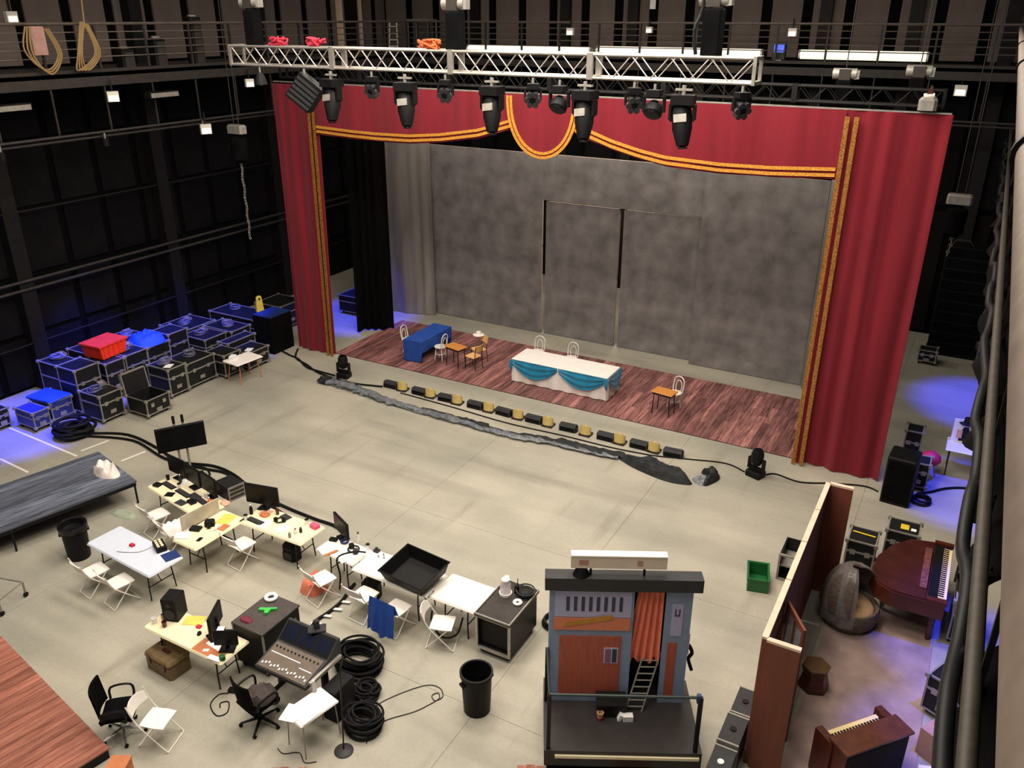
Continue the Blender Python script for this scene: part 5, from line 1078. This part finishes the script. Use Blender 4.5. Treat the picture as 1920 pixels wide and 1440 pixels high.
for x in (-.5, .5): MB().b(x-.03, x+.03, -.3, .4, 0, .04).b(x-.03, x+.03, 0, .12, .04, .72).build('leg', BLACKM, t)
MB().b(.545, .60, -.35, .4, .78, .84).build('side_rail', ALU, t)
S('console_rack', MB().rbox(-.15, .15, -.25, .25, 0, .6, .02), BLACKP, 'black equipment box under the console end', 'box', (-7.56, 7.85, 0))
S('desk_lamp', MB().rbox(-.15, .15, -.1, .1, 0, .03, .01).rbox(-.05, .05, -.04, .04, .03, .2, .02), DKGREY, 'small grey lamp on the console bridge', 'lamp', (-8.25, 8.22, 1.12), 40)
# coils of thick cable
for i, (x, y, r, n_, l) in enumerate(((-7.95, 8.85, .42, 6, 'large coil of thick black cable behind the mixing console'), (-7.4, 8.35, .2, 3, 'small coil of black cable beside the microphone stand pole'), (-7.02, 7.78, .3, 5, 'oval coil of black cable at the microphone stand foot'))):
    m_ = MB()
    for k in range(n_*3): m_.torus((.05*math.sin(k*2.3), .05*math.cos(k*3.1), .022+.018*k), r-.16*r*(.5+.5*math.sin(k*4.7))-.05*r*(k % 3), .022, 28, 6, sq=.82+.1*math.sin(k*1.7))
    S('cable_coil', m_, RUBBER, l, 'cable', (x, y, 0), smooth=50)
t = T('mic_stand', 'black microphone stand with round cast base near the cable coils', 'microphone stand', (-6.97, 7.22, 0)); MB().lathe([(.15, 0), (.15, .015), (.13, .03), (.03, .045), (.0, .05)], 24).build('base', DKGREY, t, 40); MB().cyl((0, 0, .04), (-.05, .15, 1.5), .012, n=8).build('pole', BLACKM, t, 40); MB().cyl((-.05, .15, 1.5), (-.25, .45, 1.42), .012, n=8).build('boom', BLACKM, t, 40)
# paper-topped little table
t = T('music_table', 'small thin-legged table covered with white sheets before the console', 'table', (-7.52, 7.18, 0), -12); MB().rbox(-.24, .24, -.36, .36, .66, .69, .02).build('tabletop', WHITE, t)
for x in (-.2, .2):
    for y in (-.3, .3): MB().cyl((x, y, .66), (x*1.1, y*1.1, 0), .01, n=6).build('leg', ALUD, t)
for x, y, rz, l in ((-7.55, 7.3, -20, 'upper white sheet on the thin-legged table'), (-7.45, 7.02, -8, 'lower white sheet on the thin-legged table'), (-7.68, 6.92, 15, 'white sheet overhanging the thin-legged table corner')): slab('paper_sheet', l, 'paper', x, y, .69 + (.004 if rz == -8 else .008 if rz == 15 else 0), .26, .34, .004, PAPER, rz)
t = T('water_bottle', 'clear water bottle with white cap on the thin-legged table', 'bottle', (-7.68, 7.45, .69)); MB().lathe([(.035, 0), (.036, .15), (.015, .19)], 12).build('body', _M['jug_clear'], t, 40); MB().lathe([(.018, .19), (.018, .22), (0, .222)], 10).build('cap', WHITE, t, 40)
# office chairs
def office_chair(label, loc, rz, light):
    t = T('office_chair', label, 'chair', loc, rz); m_ = BLACKP; mm = CHROME if light else BLACKM
    def st_(u, v): return (-.24+.48*u, -.24+.48*v, .5-.04*(2*v-1)**4-.02*math.cos(math.pi*(u-.5)))
    MB().sheet(st_, 8, 8, .07).build('seat', CLOTHB, t, 60)
    def bk(u, v): return (-.23+.46*u, -.27-.06*v+.05*abs(2*u-1)**2, .56+.48*v)
    MB().sheet(bk, 8, 8, .03).build('backrest', CLOTHB, t, 60)
    for s_ in (-1, 1): MB().tube([(s_*.25, -.18, .52), (s_*.3, -.16, .7), (s_*.3, .14, .72), (s_*.29, .16, .5), (s_*.25, .1, .48)], .02, 6, smooth=4).build('armrest', m_, t, 50)
    MB().cyl((0, 0, .12), (0, 0, .46), .03, n=10).build('gas_post', mm, t, 40)
    for k in range(5):
        a = k*2*math.pi/5+.3; MB().tube([(0, 0, .13), (.32*math.cos(a), .32*math.sin(a), .07)], [.03, .018], 6).build('base_arm', mm, t); MB().cyl((.32*math.cos(a)-.02, .32*math.sin(a), .03), (.32*math.cos(a)+.02, .32*math.sin(a), .03), .03, n=8).build('caster', RUBBER, t, 40)
    return t
office_chair('black office chair pushed under the mixing console', (-8.5, 7.02, 0), -10, False); office_chair('black office chair with chrome base at the plank deck corner', (-10.25, 5.80, 0), -50, True)
S('carry_bag', blob([(-.2, -.2), (.22, -.15), (.2, .2), (-.15, .2)], .14, 40), mat('brown_bag', (62, 52, 50), .8), 'grey-brown bag on the office chair seat at the console', 'bag', (-8.5, 7.05, .54), smooth=60)
S('power_adapter', MB().rbox(-.08, .08, -.05, .05, 0, .06, .01), BLACKP, 'black power adapter on the floor below the yellow-paper table', 'adapter', (-9.42, 7.3, 0), 20)
cable('thin dark cable curl on the floor below the power adapter', [(-9.45, 7.22), (-9.57, 7.12), (-9.52, 6.89), (-9.25, 6.77), (-9.15, 6.9), (-9.3, 7.08), (-9.4, 7.0), (-9.33, 6.92)], .01)
cable('thin brown cable making a long loop on the floor past the console', [(-7.0, 7.9), (-7.1, 8.2), (-6.93, 8.6), (-6.64, 9.0), (-6.4, 9.06), (-6.25, 8.92), (-6.31, 8.78), (-6.42, 8.85), (-6.36, 8.95), (-6.28, 8.85), (-6.35, 8.65), (-6.48, 8.4), (-6.76, 8.05), (-6.86, 7.77), (-6.75, 7.5)], .009, m=STEELD)
cable('thick black cable from the console toward the tub tables', [(-9.0, 8.8), (-9.2, 9.0), (-9.38, 9.3), (-9.34, 9.7), (-9.34, 10.04), (-9.44, 10.45), (-9.46, 10.6)], .035)
cable('thin wire running from the thin-legged table across the floor', [(-7.9, 6.75), (-7.75, 6.72), (-7.55, 6.85), (-7.35, 6.75), (-7.2, 6.85)], .008, m=STEELD)
cable('black cable drooping behind the bare white table', [(-7.3, 10.2, .5), (-7.25, 10.1, .3), (-7.0, 10.05, .12), (-6.75, 10.15, .2), (-6.7, 10.3, .5)], .018)
# pale blue table items
t = T('battery_charger', 'black multi-bay charger with pale slots on the pale blue table', 'charger', (-12.95, 8.9, Z), -25); MB().rbox(-.17, .17, -.1, .1, 0, .11, .01).build('body', BLACKP, t)
for r_ in range(2):
    for k in range(4): MB().b(-.14+.075*k, -.09+.075*k, -.07+.075*r_, -.02+.075*r_, .11, .13).build('charging_bay', CREAM, t)
slab('folder', 'navy folder on the pale blue table corner', 'folder', -12.55, 8.82, Z, .3, .3, .012, NAVY, -20)
t = T('wire_gadget', 'small red gadget with white wire on the pale blue table', 'gadget', (-13.5, 8.68, Z)); MB().torus((0, 0, .01), .08, .008, 16, 5).build('wire', PAPER, t); MB().rbox(-.05, .05, -.04, .04, 0, .05, .01).build('body', CRIMSON, t)
cable('thin grey wire from the charger across the pale blue table', [(-13.12, 8.82, Z+.01), (-13.2, 8.6, Z+.01), (-13.45, 8.45, Z+.01), (-13.6, 8.4, Z+.01)], .006, m=ALUD)
# television on stand
t = T('television', 'large flat television on a twin-pole stand behind the desks', 'television', (-15.62, 11.85, 0), 57)
MB().rbox(-.56, .56, -.04, .03, .93, 1.55, .01).build('housing', BLACKP, t); MB().b(-.54, .54, -.046, -.04, .95, 1.53).build('screen', SCREEN, t)
for x in (-.1, .1): MB().cyl((x, .06, .05), (x, .06, 1.72), .028, n=10).build('pole', ALUD, t, 40); MB().cyl((x, .06, 1.6), (x, .06, 1.78), .035, n=10).build('pole_cap', BLACKM, t, 40)
MB().b(-.4, .4, -.35, .35, 0, .05).build('base', BLACKM, t)

# more desk clutter
CL = [('coffee_cup', 'white paper cup beside the middle keyboard', 'cup', -14.48, 10.72, PAPER, 0), ('coffee_cup', 'black travel mug at the open end of the crowded table', 'mug', -15.0, 10.85, BLACKP, 0), ('coffee_cup', 'dark bottle by the first black monitor', 'bottle', -14.62, 10.88, DKGREY, 1), ('coffee_cup', 'clear cup near the rack box', 'cup', -13.62, 10.72, WHITE, 0),
      ('coffee_cup', 'orange drink bottle behind the beige board', 'bottle', -13.28, 10.5, ORANGE, 1), ('coffee_cup', 'dark flask standing before the wide black screen', 'bottle', -12.28, 10.72, BLACKP, 1), ('coffee_cup', 'pale mug on the flat-screen desk corner', 'mug', -12.22, 10.5, PAPER, 0), ('coffee_cup', 'brown tumbler next to the wide black screen', 'cup', -11.78, 10.98, MAHOG, 0),
      ('coffee_cup', 'white cup near the pink box', 'cup', -10.98, 11.0, PAPER, 0), ('coffee_cup', 'white bottle behind the tilted monitor', 'bottle', -9.62, 11.0, WHITE, 1), ('coffee_cup', 'white cup on the flat end of the notebook table', 'cup', -9.3, 10.9, PAPER, 0)]
for nm, l, c, x, y, m_, tall in CL:
    t = T('bottle' if tall else 'cup', l, c, (x, y, Z))
    if tall: MB().lathe([(.036, 0), (.038, .14), (.016, .19), (.016, .21)], 12).build('body', m_, t, 40); MB().lathe([(.018, .211), (.018, .235), (0, .237)], 10).build('cap', WHITE if m_ is not WHITE else BLACKP, t, 40)
    else: MB().lathe([(.0, 0), (.032, 0), (.042, .11), (.037, .11), (.028, .012), (0, .012)], 12).build('body', m_, t, 40); MB().lathe([(0, .111), (.044, .111), (.044, .12), (0, .124)], 12).build('lid', BLACKP if m_ is PAPER else m_, t, 40)
for l, x, y, w_, d_, m_, rz in (('grey laptop base in the middle of the crowded table', -13.9, 10.62, .3, .2, DKGREY, -12), ('black audio box beside the open-end keyboard', -15.0, 10.55, .16, .14, BLACKP, 5), ('black audio box near the board end keyboard', -13.75, 10.42, .2, .14, BLACKP, -14), ('white sheet half under the flat-screen keyboard', -11.75, 10.55, .21, .3, PAPER, 14), ('printed sheet on the clear half of the desk', -11.3, 10.6, .21, .3, PAPER, -8),
        ('peach folder behind the flat-screen keyboard', -12.05, 10.9, .26, .2, SKINTONE, 8), ('dark tablet beside the headset on the flat-screen desk', -11.55, 10.98, .24, .16, DKGREY, -10), ('black controller by the black camera on the short table', -12.85, 9.72, .22, .16, BLACKP, 20), ('kraft notebook on the short cream table', -12.4, 10.05, .16, .22, KRAFT, 5), ('black pouch at the open notebook end', -10.1, 10.8, .16, .1, BLACKP, 15)):
    S('desk_item', MB().rbox(-w_/2, w_/2, -d_/2, d_/2, 0, .05 if m_ is BLACKP else .012, .004), m_, l, l.split(' ')[1] if l.split(' ')[1] in ('laptop', 'sheet', 'folder', 'tablet', 'controller', 'notebook', 'pouch') else 'audio box', (x, y, Z+.002), rz)
for i, (x, y, rz, l) in enumerate(((-12.0, 9.6, 0, 'low black stool pushed under the flat-screen desk'), (-8.95, 10.45, 10, 'black rucksack on the floor under the tub table'))):
    t = T('floor_item', l, ('stool', 'bag')[i], ((-11.2, 10.7), (-8.95, 10.5))[i]+(0,), rz); MB().rbox(-.18, .18, -.14, .14, 0, .38, .06).build('body', BLACKP, t); MB().rbox(-.12, .12, -.16, -.14, .05, .22, .02).build('pocket', DKGREY, t)
# ================================================================== PHOTO BOOTH ON ITS WAGON
bo = T('photo_booth', 'blue and rust-red photo booth with orange curtain on a black wagon', 'booth', (-4.04, 8.46, 0), 27.4)
MB().b(-.06, 2.3, -.02, 1.5, .1, .4).build('wagon_deck', mat('wagon_black', (40, 35, 34), .55, var=.2), bo)
MB().b(.1, 2.26, -.05, -.02, .28, .33).build('edge_strip', CREAM, bo); MB().b(-.02, 2.26, -.0, 1.48, .02, .1).build('skirt', CLOTHB, bo)
y0 = 1.0
MB().b(0, .04, y0, y0+.42, .4, 2.62).build('side_panel', BOOTHB, bo); MB().b(2.12, 2.16, y0, y0+.42, .4, 2.62).build('side_panel', BOOTHB, bo); MB().b(.04, 2.12, y0+.38, y0+.42, .4, 2.62).build('back_panel', BLACK, bo); MB().b(.04, 2.12, y0+.04, y0+.38, 2.58, 2.62).build('ceiling_panel', BLACK, bo)
MB().b(.04, 1.28, y0, y0+.04, .4, 2.62).build('front_panel', BOOTHB, bo); MB().b(1.25, 1.28, y0+.04, y0+.38, .4, 2.58).build('partition', BLACK, bo)
fr = MB().b(1.76, 2.12, y0, y0+.04, .4, 2.62).build('front_pillar', BOOTHB, bo)
MB().b(1.86, 2.03, y0-.008, y0, 1.75, 2.35).build('sign_plate', BOOTHL, fr); MB().b(1.84, 1.98, y0-.008, y0, .5, 1.62).build('stripe', BOOTHR, fr)
MB().b(1.905, 1.925, y0-.014, y0-.008, 2.13, 2.26).b(1.965, 1.985, y0-.014, y0-.008, 2.13, 2.26).b(1.925, 1.965, y0-.014, y0-.008, 2.13, 2.15).build('letter', SLOT, fr)
MB().b(.08, 1.24, y0-.01, y0, 2.08, 2.56).build('upper_panel', BOOTHL, bo)
for k in range(8): MB().b(.25+.115*k, .30+.115*k, y0-.018, y0-.01, 2.2, 2.46).build('vent_slot', SLOT, bo)
MB().b(.06, 1.24, y0-.02, y0-.01, 1.84, 2.07).build('name_board', BOOTHO, bo)
MB().prismY([(.2, 1.90), (.26, 2.0), (.95, 2.14), (.98, 2.06), (.62, 1.98)], y0-.028, y0-.02).build('name_banner', MUSTARD, bo)
MB().b(.16, 1.12, y0-.012, y0, .56, 1.72).build('door_panel', BOOTHR, bo)
pf = MB().b(.86, 1.08, y0-.02, y0-.012, 1.2, 1.5).build('photo_slot_frame', BOOTHL, bo); MB().b(.88, .97, y0-.024, y0-.02, 1.22, 1.48).build('photo_strip', mat('photo_mauve', (136, 92, 116), .5), pf); MB().b(.99, 1.06, y0-.024, y0-.02, 1.22, 1.48).build('slot', SLOT, pf)
def ocur(u, v):
    w_ = .36+.18*(1-v); x1_ = 1.735; x0_ = x1_-w_-.02
    return (x0_+(x1_-x0_)*u, y0+.08+.035*math.sin(u*30)*(1.1-.5*v), 1.18+.06*math.sin(u*24)*(1-v)+1.38*v)
MB().sheet(ocur, 60, 8, .008).build('curtain', ORANGE, bo, 60); MB().cyl((1.28, y0+.08, 2.57), (1.76, y0+.08, 2.57), .012, n=8).build('curtain_rod', ALUD, bo)
MB().b(-.08, 2.28, y0-.08, y0+.16, 2.62, 2.84).build('cornice', DKGREY, bo)
MB().b(.3, 1.72, y0-.02, y0+.1, 2.99, 3.2).build('roof_sign', mat('sign_cream', (214, 198, 178), .5, var=.05), bo)
MB().b(.30, 1.72, y0-.03, y0+.11, 3.2, 3.22).build('sign_top', WHITER, bo)
for a_, w_ in ((.42, .14), (1.28, .08)): MB().b(a_, a_+w_, y0-.024, y0-.02, 3.05, 3.14).build('print_mark', CARD, bo)
for x in (.6, 1.4): MB().cyl((x, y0+.04, 2.84), (x, y0+.04, 3.0), .018, n=8).build('sign_post', BLACKM, bo)
MB().lathe([(0, .14), (.08, .12), (.13, .0)], 12, (.46, y0+.04, 2.84)).build('roof_vent', BLACKP, bo, 40)
rl = MB().cyl((.0, .03, 1.45), (2.2, .03, 1.45), .022, n=8).build('front_rail', mat('green_black', (34, 50, 46), .5), bo, 40)
for x, y in ((.0, .03), (2.2, .03), (-.02, 1.0)): MB().b(x-.03, x+.03, y-.03, y+.03, .4, 1.45).build('rail_post', BLACKM, bo)
MB().cyl((0, .03, 1.45), (-.02, 1.0, 1.45), .022, n=8).build('side_rail', _M['green_black'], bo, 40)
MB().b(2.14, 2.2, .0, .06, 1.36, 1.5).build('rail_joint', NAVY, bo)
for x in (.2, 2.0):
    for y in (.3, 1.2): MB().cyl((x-.03, y, .05), (x+.03, y, .05), .05, n=10).build('caster', RUBBER, bo, 40)
MB().b(2.16, 2.2, 1.1, 1.3, 1.3, 1.7).build('side_box', PAPER, bo)
M4 = bo.matrix_basis if False else Matrix.Translation(bo.location) @ Matrix.Rotation(R(27.4), 4, 'Z')
def onb(x, y, z): return tuple(M4 @ Vector((x, y, z)))
t = T('step_ladder', 'small grey ladder leaning into the booth doorway', 'ladder', onb(1.36, .8, .4), 27.4)
for x in (-.13, .13): MB().cyl((x, 0, 0), (x+.28, .3, .95), .014, n=6).build('stile', ALUD, t)
for k in range(8): f_ = .08+.11*k; MB().cyl((-.13+.28*f_, .3*f_, .95*f_), (.13+.28*f_, .3*f_, .95*f_), .012, n=6).build('rung', ALU, t)
S('paper_bundle', MB().box((0, 0, .05), (.16, .1, .1)).box((-.12, .02, .06), (.05, .12, .12), Matrix.Rotation(R(20), 3, 'Y')), PAPER, 'white folded papers at the ladder foot on the wagon', 'paper', onb(1.25, .62, .4), 30)
S('black_step', MB().b(-.22, .22, -.14, .14, 0, .22).b(-.24, .24, -.16, .16, .22, .25), BLACK, 'black step box before the booth doorway', 'step', onb(1.0, .8, .4), 27.4)
t = T('toy_cup', 'small tan cup with red base on the wagon deck', 'cup', onb(.82, .62, .4)); MB().lathe([(.04, 0), (.05, .05)], 12).build('base', CRIMSON, t, 40); MB().lathe([(.045, .05), (.055, .14), (.04, .14), (.03, .06)], 12).build('body', TAN, t, 40)
# timber at the frame bottom
def boards(label, x, y, rz, n_, L_, m):
    t = T('timber_stack', label, 'timber', (x, y, 0), rz)
    for k in range(n_): MB().b(-n_*.07+k*.14+.004, -n_*.07+(k+1)*.14-.004, -L_/2, L_/2, .02*(k % 2), .03+.02*(k % 2)).build('board', m, t)
    return t
boards('red-brown boards on the floor at the wagon corner', -4.15, 8.1, 27, 3, .6, PLANKB); boards('red-brown boards on the floor before the wagon front', -2.75, 8.75, 30, 4, .5, PLANKB); boards('red-brown boards at the frame bottom before the console chair', -7.3, 6.38, 28, 5, .45, PLANKB)
S('wood_block', MB().b(-.14, .14, -.12, .12, 0, .3).b(-.15, .15, -.13, .13, .3, .33), KRAFT, 'brown wooden box top at the frame bottom below the office chair', 'block', (-9.55, 5.2, 0), 27)
cable('black rag of cables hanging on the booth side', [onb(2.22, 1.2, 1.4), onb(2.28, 1.2, 1.25), onb(2.24, 1.23, 1.1), onb(2.3, 1.2, .9)], .03)
# ================================================================== FOREGROUND BAR BELOW THE NEAREST WALKWAY
t = T('lighting_bar', 'worn lighting bar hung below the nearest walkway', 'pipe', (0, 0, 0))
MB().cyl((.44, 2.5, 7.5), (.44, 29, 7.5), .045, n=12).build('pipe', mat('worn_pipe2', (54, 47, 38), .6, .1, var=.25, scale=14), t, 40)
for y in range(4, 29, 3): MB().b(.47, .5, y-.02, y+.02, 7.5, 9.02).build('hanger', STEELB, t)
def bdr(y0_, y1_):
    def fn(u, v):
        y = y0_+(y1_-y0_)*u; return (.46-(.09 if y > 7.5 else 0)+.05*math.sin(y*3.1)+.03*math.sin(y*7)+.42*v, y, 7.40+(.2 if y > 7.5 else 0)*v-.5*(1-v)**2*(.6+.4*math.sin(y*1.3)**2)+.05*math.sin(y*5)*v)
    return fn
S('cable_bundle', MB().tube([(.37+.025*math.sin(k*1.7), 2.3+k*.52, 7.40+.05*math.sin(k*2.9)) for k in range(50)], .045, 7, smooth=3), BLACKP, 'thick black cable bundle slung along the near lighting bar', 'cable', smooth=60)
S('masking_drape', MB().sheet(bdr(5.25, 28.6), 150, 6, .02), CLOTHB, 'long black masking cloth bunched along the bar below the nearest walkway', 'drape', smooth=60)
S('masking_drape', MB().sheet(bdr(3.5, 4.7), 24, 6, .02), CLOTHB, 'short black masking cloth on the bar closest to the viewer', 'drape', smooth=60)
S('white_bundle', blob([(-.25, -.35), (.2, -.3), (.25, .3), (-.2, .35)], .4, 50), CLOTHW, 'white cloth bundle on the floor glimpsed beside the near bar', 'cloth', (2.0, 12.0, 0), smooth=60)
def par(label, y, tilt):
    t = T('par_light', label, 'stage light', (.44, y, 7.38)); t.scale = (.75, .75, .75); MB().b(-.03, .03, -.03, .03, -.1, .1).build('clamp', ALUD, t)
    hd = MB().lathe([(.02, .16), (.09, .14), (.11, .0), (.11, -.16), (.1, -.16), (.09, .0), (.0, .05)], 14).build('can', BLACKP, t, 40, loc=(0, 0, -.22), rot=(R(20), R(tilt), 0)); MB().lathe([(0, -.10), (.095, -.12)], 14).build('lens', SCREEN, hd, 40); MB().b(-.13, -.11, -.02, .02, -.3, -.08).b(.11, .13, -.02, .02, -.3, -.08).b(-.13, .13, -.02, .02, -.1, -.08).build('yoke', STEELD, t); return t
for i, (y, l) in enumerate(((4.3, 'black par light on the near bar, closest to the viewer'), (5.3, 'black par light on the near bar, second from the viewer'), (6.3, 'black par light on the near bar above the piano cases'), (8.3, 'black par light on the near bar above the wing table'), (11.5, 'black par light on the near bar, second farthest'), (14.0, 'black par light on the near bar, farthest one'))): par(l, y, -10+7*i)
# blue lamps on the bars
def blue_lamp(label, loc, tgt, p, ang):
    t = T('blue_lamp', label, 'stage light', loc); MB().cyl((0, 0, .0), (0, 0, .2), .09, n=12).build('can', BLACKP, t, 40); MB().b(-.02, .02, -.02, .02, .2, .34).build('clamp', ALUD, t)
    spot('blue_lamp_beam', (loc[0], loc[1], loc[2]-.03), tgt, p, BLUE, ang)
blue_lamp('blue work lamp on the side bar above the low cases', (-21.0, 12.3, 7.25), (-22.2, 11.7, 0), 7500, 40)
blue_lamp('blue work lamp on the side bar above the red bin', (-21.0, 15.2, 7.25), (-22.6, 15.3, 1), 8000, 42)
blue_lamp('blue work lamp on the side bar above the far case cluster', (-21.0, 18.6, 7.25), (-22.0, 18.6, 1), 7000, 44)
blue_lamp('blue work lamp behind the narrow curtain', (-21.0, 23.6, 7.25), (-20.0, 23.8, 0), 5000, 40)
blue_lamp('blue work lamp under the walkway above the piano', (1.9, 14.6, 8.68), (1.45, 14.4, 0), 4200, 24)
blue_lamp('blue work lamp under the walkway near the violet-lit box', (1.9, 11.4, 8.68), (1.5, 11.6, 0), 3600, 26)
blue_lamp('blue work lamp under the walkway above the wing table', (1.9, 20.4, 8.68), (1.3, 20.5, 0), 5500, 28)
blue_lamp('blue work lamp under the walkway in the far corner', (1.9, 26.6, 8.68), (1.5, 26.4, 0), 6500, 32)
